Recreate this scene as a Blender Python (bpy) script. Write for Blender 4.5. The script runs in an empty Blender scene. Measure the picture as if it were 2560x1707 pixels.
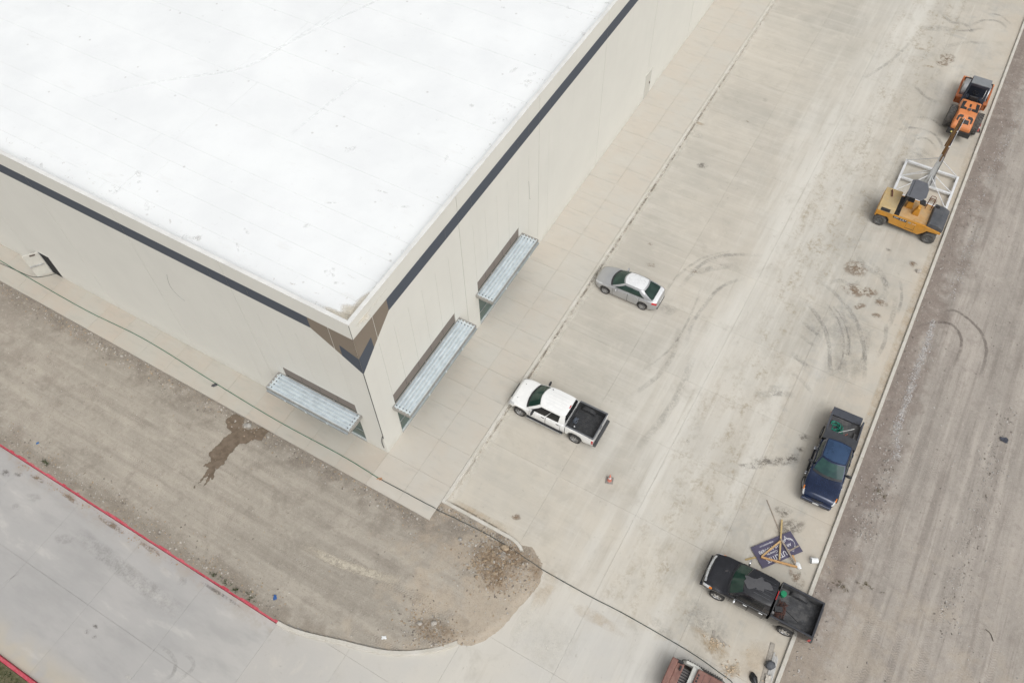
import bpy, bmesh, math, random
import numpy as np
from mathutils import Vector, Matrix, noise as mnoise

scene = bpy.context.scene
COL = scene.collection
R = math.radians

# ---------------------------------------------------------------- camera
cam_d = bpy.data.cameras.new('camera')
cam_o = bpy.data.objects.new('camera', cam_d)
COL.objects.link(cam_o)
cam_d.sensor_width = 36.0
cam_d.lens = 2076.476 / 2560 * 36.0
cam_d.clip_end = 6000
cam_o.matrix_world = Matrix((
    (0.86722777, -0.40513844, 0.28944574, 16.9747),
    (0.49765960, 0.72377853, -0.47799536, -14.2819),
    (-0.01584032, 0.55857631, 0.82930187, 42.0),
    (0, 0, 0, 1)))
scene.camera = cam_o

# ---------------------------------------------------------------- sky, sun, exposure
SUN_EL, SUN_AZ = 56.0, 128.0        # degrees; azimuth clockwise from +Y
world = bpy.data.worlds.new('World')
scene.world = world
world.use_nodes = True
wn = world.node_tree
bg = wn.nodes['Background']
sky = wn.nodes.new('ShaderNodeTexSky')
sky.sky_type = 'NISHITA'
sky.sun_disc = False
sky.sun_elevation = R(SUN_EL)
sky.sun_rotation = R(SUN_AZ)
sky.dust_density = 6.0
sky.ozone_density = 1.0
hs = wn.nodes.new('ShaderNodeHueSaturation')      # overcast: an even, nearly colourless sky
hs.inputs['Saturation'].default_value = 0.12
wn.links.new(sky.outputs[0], hs.inputs['Color'])
wn.links.new(hs.outputs[0], bg.inputs[0])
bg.inputs[1].default_value = 0.12
sun_d = bpy.data.lights.new('sun', 'SUN')
sun_d.energy = 1.0
sun_d.angle = R(55)
sun_d.color = (0.985, 0.99, 0.965)
sun_o = bpy.data.objects.new('sun', sun_d)
COL.objects.link(sun_o)
_sd = Vector((math.sin(R(SUN_AZ)) * math.cos(R(SUN_EL)), math.cos(R(SUN_AZ)) * math.cos(R(SUN_EL)), math.sin(R(SUN_EL))))
sun_o.rotation_euler = _sd.to_track_quat('Z', 'Y').to_euler()
sun_o.location = (0, 0, 80)
scene.view_settings.view_transform = 'Standard'
scene.view_settings.look = 'None'
scene.view_settings.gamma = 1.0
scene.view_settings.use_curve_mapping = False
scene.view_settings.exposure = 0.04

# ---------------------------------------------------------------- helpers
def lin(r, g, b):
    f = lambda c: ((c / 255 + 0.055) / 1.055) ** 2.4 if c > 10 else c / 255 / 12.92
    return (f(r), f(g), f(b))
def alb(r, g, b, e=1.12):
    return tuple(min(0.9, c / e) for c in lin(r, g, b)) + (1.0,)

class NT:
    def __init__(s, name):
        s.m = bpy.data.materials.new(name); s.m.use_nodes = True
        s.t = s.m.node_tree; s.t.nodes.clear()
    def n(s, ty): return s.t.nodes.new(ty)
    def put(s, sock, v):
        if isinstance(v, bpy.types.NodeSocket): s.t.links.new(v, sock)
        elif v is not None:
            if hasattr(sock.default_value, '__len__') and isinstance(v, (tuple, list)):
                k = len(sock.default_value); v = tuple(v)[:k] + (1.0,) * (k - len(v))
            sock.default_value = v
    def pos(s): return s.n('ShaderNodeNewGeometry').outputs['Position']
    def obj(s): return s.n('ShaderNodeTexCoord').outputs['Object']
    def attr(s, nm):
        a = s.n('ShaderNodeAttribute'); a.attribute_name = nm; return a.outputs['Fac']
    def rnd(s): return s.n('ShaderNodeObjectInfo').outputs['Random']
    def map(s, v, scale=(1, 1, 1), loc=(0, 0, 0), rot=(0, 0, 0)):
        m = s.n('ShaderNodeMapping'); s.put(m.inputs['Vector'], v)
        m.inputs['Scale'].default_value = scale; m.inputs['Location'].default_value = loc; m.inputs['Rotation'].default_value = rot
        return m.outputs[0]
    def noise(s, v, scale, detail=4, rough=0.55, dist=0.0):
        m = s.n('ShaderNodeTexNoise'); s.put(m.inputs['Vector'], v)
        m.inputs['Scale'].default_value = scale; m.inputs['Detail'].default_value = detail
        m.inputs['Roughness'].default_value = rough; m.inputs['Distortion'].default_value = dist
        return m.outputs['Fac']
    def voro(s, v, scale, out='Distance', feat='F1', rand=1.0):
        m = s.n('ShaderNodeTexVoronoi'); m.feature = feat; s.put(m.inputs['Vector'], v)
        m.inputs['Scale'].default_value = scale; m.inputs['Randomness'].default_value = rand
        return m.outputs[out]
    def wave(s, v, scale, dist=0.0, axis='X', dscale=1.0):
        m = s.n('ShaderNodeTexWave'); s.put(m.inputs['Vector'], v); m.bands_direction = axis
        m.inputs['Scale'].default_value = scale; m.inputs['Distortion'].default_value = dist
        m.inputs['Detail Scale'].default_value = dscale
        return m.outputs['Fac']
    def math(s, op, a, b=None, clamp=False):
        m = s.n('ShaderNodeMath'); m.operation = op; m.use_clamp = clamp
        s.put(m.inputs[0], a)
        if b is not None: s.put(m.inputs[1], b)
        return m.outputs[0]
    def mul(s, a, b): return s.math('MULTIPLY', a, b)
    def add(s, a, b): return s.math('ADD', a, b)
    def ramp(s, f, x0, x1, y0=0.0, y1=1.0, smooth=True):
        m = s.n('ShaderNodeMapRange'); m.clamp = True
        if smooth: m.interpolation_type = 'SMOOTHSTEP'
        s.put(m.inputs[0], f); m.inputs[1].default_value = x0; m.inputs[2].default_value = x1
        m.inputs[3].default_value = y0; m.inputs[4].default_value = y1
        return m.outputs[0]
    def mix(s, f, a, b, mode='MIX'):
        m = s.n('ShaderNodeMix'); m.data_type = 'RGBA'; m.blend_type = mode
        s.put(m.inputs[0], f); s.put(m.inputs[6], a); s.put(m.inputs[7], b)
        return m.outputs[2]
    def sep(s, v):
        m = s.n('ShaderNodeSeparateXYZ'); s.put(m.inputs[0], v); return m.outputs[0], m.outputs[1], m.outputs[2]
    def band(s, x, c, w, soft):            # 1 inside |x-c|<w, soft edges
        d = s.math('ABSOLUTE', s.math('SUBTRACT', x, c))
        return s.ramp(d, w + soft, max(0.0, w - soft))
    def out(s, color, rough=0.8, metal=0.0, bump=None, bstr=0.3, bdist=0.02, alpha=None, spec=0.5, coat=0.0, trans=0.0, ior=None):
        p = s.n('ShaderNodeBsdfPrincipled'); o = s.n('ShaderNodeOutputMaterial')
        s.put(p.inputs['Base Color'], color); s.put(p.inputs['Roughness'], rough); s.put(p.inputs['Metallic'], metal)
        s.put(p.inputs['Specular IOR Level'], spec); s.put(p.inputs['Coat Weight'], coat)
        p.inputs['Coat Roughness'].default_value = 0.08
        s.put(p.inputs['Transmission Weight'], trans)
        if ior: p.inputs['IOR'].default_value = ior
        if bump is not None:
            b = s.n('ShaderNodeBump'); b.inputs['Strength'].default_value = bstr; b.inputs['Distance'].default_value = bdist
            s.put(b.inputs['Height'], bump); s.t.links.new(b.outputs[0], p.inputs['Normal'])
        sh = p.outputs[0]
        if alpha is not None:
            tr = s.n('ShaderNodeBsdfTransparent'); mx = s.n('ShaderNodeMixShader')
            s.put(mx.inputs[0], alpha); s.t.links.new(tr.outputs[0], mx.inputs[1]); s.t.links.new(sh, mx.inputs[2]); sh = mx.outputs[0]
        s.t.links.new(sh, o.inputs[0])
        return s.m

_mc = {}
def M(name, col=None, rough=0.6, metal=0.0, var=0.12, scale=3.0, coat=0.0, spec=0.5, bump=0.0, dust=0.0, dustcol=None):
    """plain procedural material: colour with noise wear, made once per name"""
    if name in _mc: return _mc[name]
    t = NT(name); o = t.obj()
    c = col if len(col) == 4 else tuple(col) + (1,)
    n1 = t.noise(o, scale, 5, 0.6); n2 = t.noise(o, scale * 9, 3, 0.6)
    dk = tuple(v * (1 - var) for v in c[:3]) + (1,); lt = tuple(min(1, v * (1 + var)) for v in c[:3]) + (1,)
    cc = t.mix(t.ramp(t.add(t.mul(n1, 0.7), t.mul(n2, 0.3)), 0.35, 0.65), dk, lt)
    if dust > 0:
        cc = t.mix(t.mul(t.ramp(t.noise(o, scale * 0.7, 6, 0.65), 0.38, 0.68), dust), cc, dustcol or alb(170, 155, 130))
    rr = t.ramp(n1, 0.3, 0.7, max(0.03, rough - 0.08), min(1, rough + 0.08))
    _mc[name] = t.out(cc, rr, metal, n2 if bump else None, bump, 0.01, spec=spec, coat=coat)
    return _mc[name]

class MB:
    def __init__(s): s.v = []; s.f = []
    def add(s, vs, fs, mat=None):
        k = len(s.v)
        for p in vs:
            p = Vector(p)
            s.v.append(mat @ p if mat else p)
        s.f += [tuple(i + k for i in f) for f in fs]
        return s
    def box(s, x0, x1, y0, y1, z0, z1, mat=None):
        vs = [(x, y, z) for z in (z0, z1) for y in (y0, y1) for x in (x0, x1)]
        return s.add(vs, [(0, 2, 3, 1), (4, 5, 7, 6), (0, 1, 5, 4), (2, 6, 7, 3), (0, 4, 6, 2), (1, 3, 7, 5)], mat)
    def beam(s, a, b, w, h, up=(0, 0, 1)):
        a = Vector(a); b = Vector(b); d = (b - a); L = d.length; d.normalize()
        u = Vector(up); 
        if abs(d.dot(u)) > 0.98: u = Vector((1, 0, 0))
        sd = d.cross(u).normalized(); uu = sd.cross(d)
        m = Matrix((( d.x, sd.x, uu.x, a.x), (d.y, sd.y, uu.y, a.y), (d.z, sd.z, uu.z, a.z), (0, 0, 0, 1)))
        return s.box(0, L, -w / 2, w / 2, -h / 2, h / 2, m)
    def prism(s, poly, z0, z1, mat=None):
        n = len(poly)
        vs = [(p[0], p[1], z0) for p in poly] + [(p[0], p[1], z1) for p in poly]
        fs = [tuple(range(n))[::-1], tuple(range(n, 2 * n))] + [(i, (i + 1) % n, n + (i + 1) % n, n + i) for i in range(n)]
        return s.add(vs, fs, mat)
    def prism_y(s, poly, y0, y1):          # poly in (x,z), extruded along y
        n = len(poly)
        vs = [(p[0], y0, p[1]) for p in poly] + [(p[0], y1, p[1]) for p in poly]
        fs = [tuple(range(n)), tuple(range(n, 2 * n))[::-1]] + [(i, n + i, n + (i + 1) % n, (i + 1) % n) for i in range(n)]
        return s.add(vs, fs)
    def prism_x(s, poly, x0, x1):          # poly in (y,z), extruded along x
        n = len(poly)
        vs = [(x0, p[0], p[1]) for p in poly] + [(x1, p[0], p[1]) for p in poly]
        fs = [tuple(range(n))[::-1], tuple(range(n, 2 * n))] + [(i, (i + 1) % n, n + (i + 1) % n, n + i) for i in range(n)]
        return s.add(vs, fs)
    def cyl(s, a, b, r, n=12, r2=None, caps=True):
        a = Vector(a); b = Vector(b); d = (b - a).normalized()
        u = Vector((0, 0, 1)) if abs(d.z) < 0.9 else Vector((1, 0, 0))
        e1 = d.cross(u).normalized(); e2 = d.cross(e1); r2 = r if r2 is None else r2
        vs = []
        for p, q in ((a, r), (b, r2)):
            for i in range(n):
                t = 2 * math.pi * i / n; vs.append(p + (e1 * math.cos(t) + e2 * math.sin(t)) * q)
        fs = [(i, (i + 1) % n, n + (i + 1) % n, n + i) for i in range(n)]
        if caps: fs += [tuple(range(n))[::-1], tuple(range(n, 2 * n))]
        return s.add(vs, fs)
    def tube(s, pts, r, n=6):
        pts = [Vector(p) for p in pts]; k = len(s.v); m = len(pts)
        for i, p in enumerate(pts):
            d = (pts[min(i + 1, m - 1)] - pts[max(i - 1, 0)]).normalized()
            u = Vector((0, 0, 1)) if abs(d.z) < 0.9 else Vector((1, 0, 0))
            e1 = d.cross(u).normalized(); e2 = e1.cross(d)
            for j in range(n):
                t = 2 * math.pi * j / n; s.v.append(p + (e1 * math.cos(t) + e2 * math.sin(t)) * r)
        for i in range(m - 1):
            for j in range(n):
                s.f.append((k + i * n + j, k + i * n + (j + 1) % n, k + (i + 1) * n + (j + 1) % n, k + (i + 1) * n + j))
        s.f.append(tuple(k + j for j in range(n))[::-1]); s.f.append(tuple(k + (m - 1) * n + j for j in range(n)))
        return s
    def grid(s, fn, nu, nv, flip=False):
        k = len(s.v)
        for i in range(nu + 1):
            for j in range(nv + 1): s.v.append(Vector(fn(i / nu, j / nv)))
        for i in range(nu):
            for j in range(nv):
                a = k + i * (nv + 1) + j; q = (a, a + nv + 1, a + nv + 2, a + 1)
                s.f.append(q[::-1] if flip else q)
        return s
    def lathe_y(s, prof, c, n=24):         # profile (r, y) turned round the Y axis through c
        k = len(s.v); m = len(prof); c = Vector(c)
        for i in range(n):
            t = 2 * math.pi * i / n
            for r, y in prof: s.v.append(c + Vector((r * math.cos(t), y, r * math.sin(t))))
        for i in range(n):
            for j in range(m - 1):
                a = k + i * m + j; b = k + ((i + 1) % n) * m + j
                s.f.append((a, b, b + 1, a + 1))
        return s
    def lathe_z(s, prof, c, n=20):
        k = len(s.v); m = len(prof); c = Vector(c)
        for i in range(n):
            t = 2 * math.pi * i / n
            for r, z in prof: s.v.append(c + Vector((r * math.cos(t), r * math.sin(t), z)))
        for i in range(n):
            for j in range(m - 1):
                a = k + i * m + j; b = k + ((i + 1) % n) * m + j
                s.f.append((a, b, b + 1, a + 1))
        return s
    def mesh(s, name, smooth=None):
        me = bpy.data.meshes.new(name)
        me.from_pydata([tuple(p) for p in s.v], [], s.f)
        if smooth is not None:
            bm = bmesh.new(); bm.from_mesh(me); bmesh.ops.remove_doubles(bm, verts=bm.verts, dist=1e-5)
            bmesh.ops.recalc_face_normals(bm, faces=bm.faces); bm.to_mesh(me); bm.free()
            me.polygons.foreach_set('use_smooth', [True] * len(me.polygons)); me.set_sharp_from_angle(angle=R(smooth))
        me.update()
        return me
    def build(s, name, mat, parent=None, smooth=None, bev=0.0, seg=2):
        me = s.mesh(name, smooth); me.materials.append(mat)
        o = bpy.data.objects.new(name, me); COL.objects.link(o)
        if parent: o.parent = parent
        if bev:
            b = o.modifiers.new('bevel', 'BEVEL'); b.width = bev; b.segments = seg; b.limit_method = 'ANGLE'; b.angle_limit = R(40)
        return o

def link_mesh(name, me, parent=None, mat=None):
    o = bpy.data.objects.new(name, me); COL.objects.link(o)
    if parent: o.parent = parent
    if mat and not me.materials: me.materials.append(mat)
    return o
def thing(name, label, cat, loc=(0, 0, 0), rz=0.0, group=None):
    o = bpy.data.objects.new(name, None); COL.objects.link(o)
    o.location = loc; o.rotation_euler = (0, 0, rz); o.empty_display_size = 0.2
    o['label'] = label; o['category'] = cat
    if group: o['group'] = group
    return o
def tag(o, label, cat, group=None):
    o['label'] = label; o['category'] = cat
    if group: o['group'] = group
    return o
def struct(o): o['kind'] = 'structure'; return o
def sempty(name):
    o = bpy.data.objects.new(name, None); COL.objects.link(o); o.empty_display_size = 0.2
    o['kind'] = 'structure'; return o
def clone(o, parent=None):
    c = o.copy(); COL.objects.link(c); c.parent = parent
    for ch in [x for x in bpy.data.objects if x.parent == o]: clone(ch, c)
    return c
def hermite(keys):
    xs = [k[0] for k in keys]; ys = [k[1] for k in keys]; n = len(xs); d = [0.0] * n
    sl = [(ys[i + 1] - ys[i]) / (xs[i + 1] - xs[i]) for i in range(n - 1)]
    for i in range(1, n - 1):
        d[i] = 0 if sl[i - 1] * sl[i] <= 0 else 2 * sl[i - 1] * sl[i] / (sl[i - 1] + sl[i])
    d[0] = sl[0]; d[-1] = sl[-1]
    def f(x):
        if x <= xs[0]: return ys[0]
        if x >= xs[-1]: return ys[-1]
        i = 0
        while x > xs[i + 1]: i += 1
        h = xs[i + 1] - xs[i]; t = (x - xs[i]) / h
        return ((2 * t**3 - 3 * t**2 + 1) * ys[i] + (t**3 - 2 * t**2 + t) * h * d[i] + (-2 * t**3 + 3 * t**2) * ys[i + 1] + (t**3 - t**2) * h * d[i + 1])
    return f
def smooth_path(pts, n=8):
    P = [Vector(p) for p in pts]; out = []
    for i in range(len(P) - 1):
        p0 = P[max(0, i - 1)]; p1 = P[i]; p2 = P[i + 1]; p3 = P[min(len(P) - 1, i + 2)]
        for k in range(n):
            t = k / n
            out.append(0.5 * ((2 * p1) + (p2 - p0) * t + (2 * p0 - 5 * p1 + 4 * p2 - p3) * t * t + (3 * p1 - p0 - 3 * p2 + p3) * t**3))
    out.append(P[-1]); return out
def fbm(x, y, s, o=3, z=0.0):
    v = 0; a = 1; t = 0
    for i in range(o):
        v += a * mnoise.noise(Vector((x * s, y * s, z + 7.3 * i))); t += a; a *= 0.5; s *= 2.1
    return v / t
def lettering(name, body, size, mat, parent, mtx, sx=1.0, align='LEFT', extr=0.002):
    cu = bpy.data.curves.new(name, 'FONT'); cu.body = body; cu.size = size; cu.extrude = extr; cu.align_x = align; cu.align_y = 'CENTER'
    tmp = bpy.data.objects.new(name, cu); COL.objects.link(tmp)
    bpy.context.view_layer.update()
    me = bpy.data.meshes.new_from_object(tmp)
    COL.objects.unlink(tmp); bpy.data.objects.remove(tmp)
    me.transform(mtx @ Matrix.Diagonal((sx, 1, 1, 1)))
    me.materials.clear(); me.materials.append(mat)
    return link_mesh(name, me, parent)

L = -0.15          # level of lot and road; the building's sidewalk top is z = 0

# ================================================================ ground materials
def mat_lot():
    t = NT('lot_concrete'); p = t.pos(); x, y, z = t.sep(p)
    big = t.noise(p, 0.13, 4, 0.6); mid = t.noise(p, 0.8, 5, 0.65); fine = t.noise(p, 14.0, 4, 0.7)
    rnd = t.rnd()
    broom = t.noise(t.map(p, (0.35, 7.0, 1), rot=(0, 0, R(2))), 1.0, 4, 0.7)
    broom2 = t.noise(t.map(p, (0.12, 1.6, 1), loc=(4, 9, 0), rot=(0, 0, R(1.5))), 1.0, 4, 0.6)
    c = t.mix(t.ramp(big, 0.35, 0.65), alb(188, 183, 173), alb(199, 192, 180))
    c = t.mix(t.ramp(t.add(t.mul(mid, .75), t.mul(rnd, .25)), 0.33, 0.68), t.mix(0.06, c, alb(120, 118, 112)), t.mix(0.22, c, alb(212, 206, 193)))
    near = t.ramp(x, 14.5, 9.5)                              # swept bays by the building keep their broom finish
    bf = t.mul(t.add(t.mul(t.ramp(broom, 0.28, 0.72, -1, 1), 0.55), t.mul(t.ramp(broom2, 0.3, 0.7, -1, 1), 0.75)), t.add(t.mul(near, 0.75), 0.25))
    c = t.mix(t.mul(t.ramp(bf, 0.0, 0.9), 0.24), c, alb(214, 210, 201))
    c = t.mix(t.mul(t.ramp(bf, 0.0, -0.9), 0.15), c, alb(168, 164, 156))
    # pale dust dragged along the lane by traffic
    xw = t.add(x, t.mul(t.ramp(t.noise(t.map(p, (0.5, 0.08, 1)), 1.0, 4), 0.2, 0.8, -1, 1), 1.6))
    streak = t.noise(t.map(p, (2.6, 0.07, 1)), 1.0, 6, 0.65)
    dust = t.mul(t.band(xw, 14.6, 2.2, 1.6), t.ramp(streak, 0.25, 0.7, 0.45, 1))
    c = t.mix(t.mul(dust, 0.5), c, alb(220, 217, 209))
    grit = t.mul(t.mul(t.band(xw, 16.4, 1.9, 1.3), t.ramp(t.noise(t.map(p, (1.1, 0.5, 1)), 1.4, 7, 0.72), 0.44, 0.62)), t.ramp(t.noise(p, 4.0, 6, 0.8), 0.44, 0.58))
    c = t.mix(t.mul(grit, 0.75), c, alb(164, 152, 132))
    # tan silt towards the field kerb and the south
    silt = t.mul(t.ramp(xw, 18.0, 22.6), t.ramp(t.noise(p, 0.5, 5, 0.65), 0.32, 0.66))
    c = t.mix(t.mul(silt, 0.5), c, alb(203, 190, 172))
    south = t.mul(t.ramp(y, 9.0, 1.0), t.ramp(t.noise(p, 0.35, 4, 0.6), 0.38, 0.68))
    c = t.mix(t.mul(south, 0.45), c, alb(209, 200, 184))
    apron = t.ramp(t.add(y, t.mul(t.ramp(mid, .3, .7, -1, 1), .3)), -1.3, -1.75)
    c = t.mix(t.mul(apron, 0.88), c, t.mix(t.ramp(t.add(x, t.mul(big, 6.0)), 2.5, 12.0), alb(187, 184, 180), t.mix(t.ramp(big, .3, .7), alb(201, 199, 194), alb(209, 204, 194))))
    grey = t.mul(t.band(x, 19.6, 2.5, 2.0), t.ramp(t.noise(p, 0.6, 5, 0.7, 0.6), 0.5, 0.72))
    c = t.mix(t.mul(grey, 0.45), c, alb(160, 160, 158))
    pale = t.mul(t.ramp(t.noise(t.map(p, (0.55, 0.05, 1), loc=(7, 1, 0)), 1.0, 4, 0.6), 0.48, 0.66), t.band(x, 15.0, 5.0, 3.0))
    c = t.mix(t.mul(pale, 0.5), c, alb(222, 219, 211))
    kd = t.mul(t.ramp(x, 5.1, 4.4), t.ramp(t.noise(p, 2.2, 5, 0.7), 0.42, 0.6))
    c = t.mix(t.mul(t.mul(kd, t.ramp(y, -1.2, -0.8)), 0.4), c, alb(216, 213, 205))
    blotch = t.noise(p, 0.55, 6, 0.7, 0.4)
    c = t.mix(t.mul(t.ramp(blotch, 0.52, 0.72), 0.35), c, alb(168, 162, 150)); c = t.mix(t.mul(t.ramp(blotch, 0.46, 0.28), 0.35), c, alb(216, 210, 198))
    fs = t.noise(t.map(p, (4.0, 0.22, 1), loc=(3, 3, 0)), 1.0, 6, 0.7); lane = t.band(x, 16.0, 5.5, 2.0)
    c = t.mix(t.mul(t.mul(t.ramp(fs, 0.54, 0.72), lane), 0.35), c, alb(172, 164, 148)); c = t.mix(t.mul(t.mul(t.ramp(fs, 0.46, 0.30), lane), 0.3), c, alb(222, 219, 210))
    sp = t.ramp(t.noise(p, 2.6, 7, 0.82), 0.60, 0.68)
    c = t.mix(t.mul(sp, 0.4), c, alb(142, 134, 122))
    c = t.mix(t.mul(t.ramp(fine, 0.6, 0.78), 0.3), c, alb(150, 146, 138))
    c = t.mix(t.mul(t.ramp(fine, 0.42, 0.26), 0.25), c, alb(222, 218, 208))
    return t.out(c, 0.9, 0, t.add(t.mul(broom, 0.5), t.mul(fine, 0.6)), 0.35, 0.008, spec=0.25)

def mat_road():
    t = NT('road_concrete'); p = t.pos(); x, y, z = t.sep(p)
    big = t.noise(p, 0.16, 4, 0.6); mid = t.noise(t.map(p, (0.35, 1.1, 1), rot=(0, 0, R(4))), 1.0, 5, 0.65); fine = t.noise(p, 14, 4, 0.7)
    c = t.mix(t.ramp(big, 0.3, 0.7), alb(174, 172, 170), alb(184, 181, 178))
    c = t.mix(t.mul(t.ramp(t.add(x, t.mul(big, 6.0)), -4.0, 4.5), .7), c, alb(193, 190, 185))
    c = t.mix(t.mul(t.ramp(mid, 0.45, 0.7), 0.5), c, alb(163, 161, 159))
    c = t.mix(t.mul(t.ramp(mid, 0.45, 0.28), 0.5), c, alb(204, 201, 195))
    edge = t.mul(t.ramp(y, -16.6, -18.2), t.ramp(t.noise(p, .7, 4), .3, .6))
    c = t.mix(t.mul(edge, .55), c, alb(196, 184, 160))
    edge2 = t.mul(t.ramp(y, -11.6, -10.6), t.ramp(t.noise(p, 1.6, 5, .7), .45, .6))
    c = t.mix(t.mul(edge2, .5), c, alb(170, 160, 146))
    c = t.mix(t.mul(t.ramp(fine, 0.6, 0.78), 0.3), c, alb(145, 143, 140))
    return t.out(c, 0.9, 0, fine, 0.3, 0.006, spec=0.25)

def mat_walk(name, base, warm):
    t = NT(name); p = t.pos(); rnd = t.rnd()
    big = t.noise(p, 0.45, 5, 0.65); mid = t.noise(t.map(p, (0.8, 2.6, 1), rot=(0, 0, R(12))), 1.0, 5, 0.6); fine = t.noise(p, 18, 3, 0.7)
    c = t.mix(t.ramp(t.add(t.mul(big, 0.85), t.mul(rnd, 0.15)), 0.3, 0.7), base, warm)
    c = t.mix(t.mul(t.ramp(mid, 0.5, 0.74), 0.45), c, tuple(v * 0.82 for v in base[:3]) + (1,))
    c = t.mix(t.mul(t.ramp(mid, 0.45, 0.25), 0.4), c, tuple(min(.8, v * 1.1) for v in base[:3]) + (1,))
    c = t.mix(t.mul(t.ramp(t.noise(p, 2.3, 6, 0.75), 0.62, 0.72), 0.35), c, tuple(v * 0.6 for v in base[:3]) + (1,))
    c = t.mix(t.mul(t.ramp(fine, 0.62, 0.8), 0.25), c, tuple(v * 0.7 for v in base[:3]) + (1,))
    return t.out(c, 0.88, 0, fine, 0.25, 0.005, spec=0.25)

def mat_kerb():
    t = NT('kerb_concrete'); p = t.pos()
    n = t.noise(p, 1.3, 6, 0.7); f = t.noise(p, 16, 4, 0.7)
    c = t.mix(t.ramp(n, 0.3, 0.7), alb(196, 191, 179), alb(212, 208, 200))
    c = t.mix(t.mul(t.ramp(t.noise(p, 4, 6, 0.75), 0.58, 0.7), 0.55), c, alb(150, 138, 118))
    c = t.mix(t.mul(t.ramp(f, 0.6, 0.75), 0.3), c, alb(140, 134, 124))
    return t.out(c, 0.9, 0, f, 0.3, 0.006, spec=0.25)
def mat_redkerb():
    t = NT('red_kerb_paint'); p = t.pos()
    n = t.noise(p, 1.1, 6, 0.7); f = t.noise(p, 9, 5, 0.75)
    c = t.mix(t.ramp(n, 0.3, 0.7), alb(186, 60, 78), alb(206, 96, 108))
    c = t.mix(t.mul(t.ramp(f, 0.5, 0.66), 0.6), c, alb(196, 146, 145))
    c = t.mix(t.mul(t.ramp(t.noise(p, 3, 5, .7), 0.6, 0.7), 0.5), c, alb(150, 110, 100))
    return t.out(c, 0.75, 0, f, 0.3, 0.005, spec=0.3)

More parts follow.
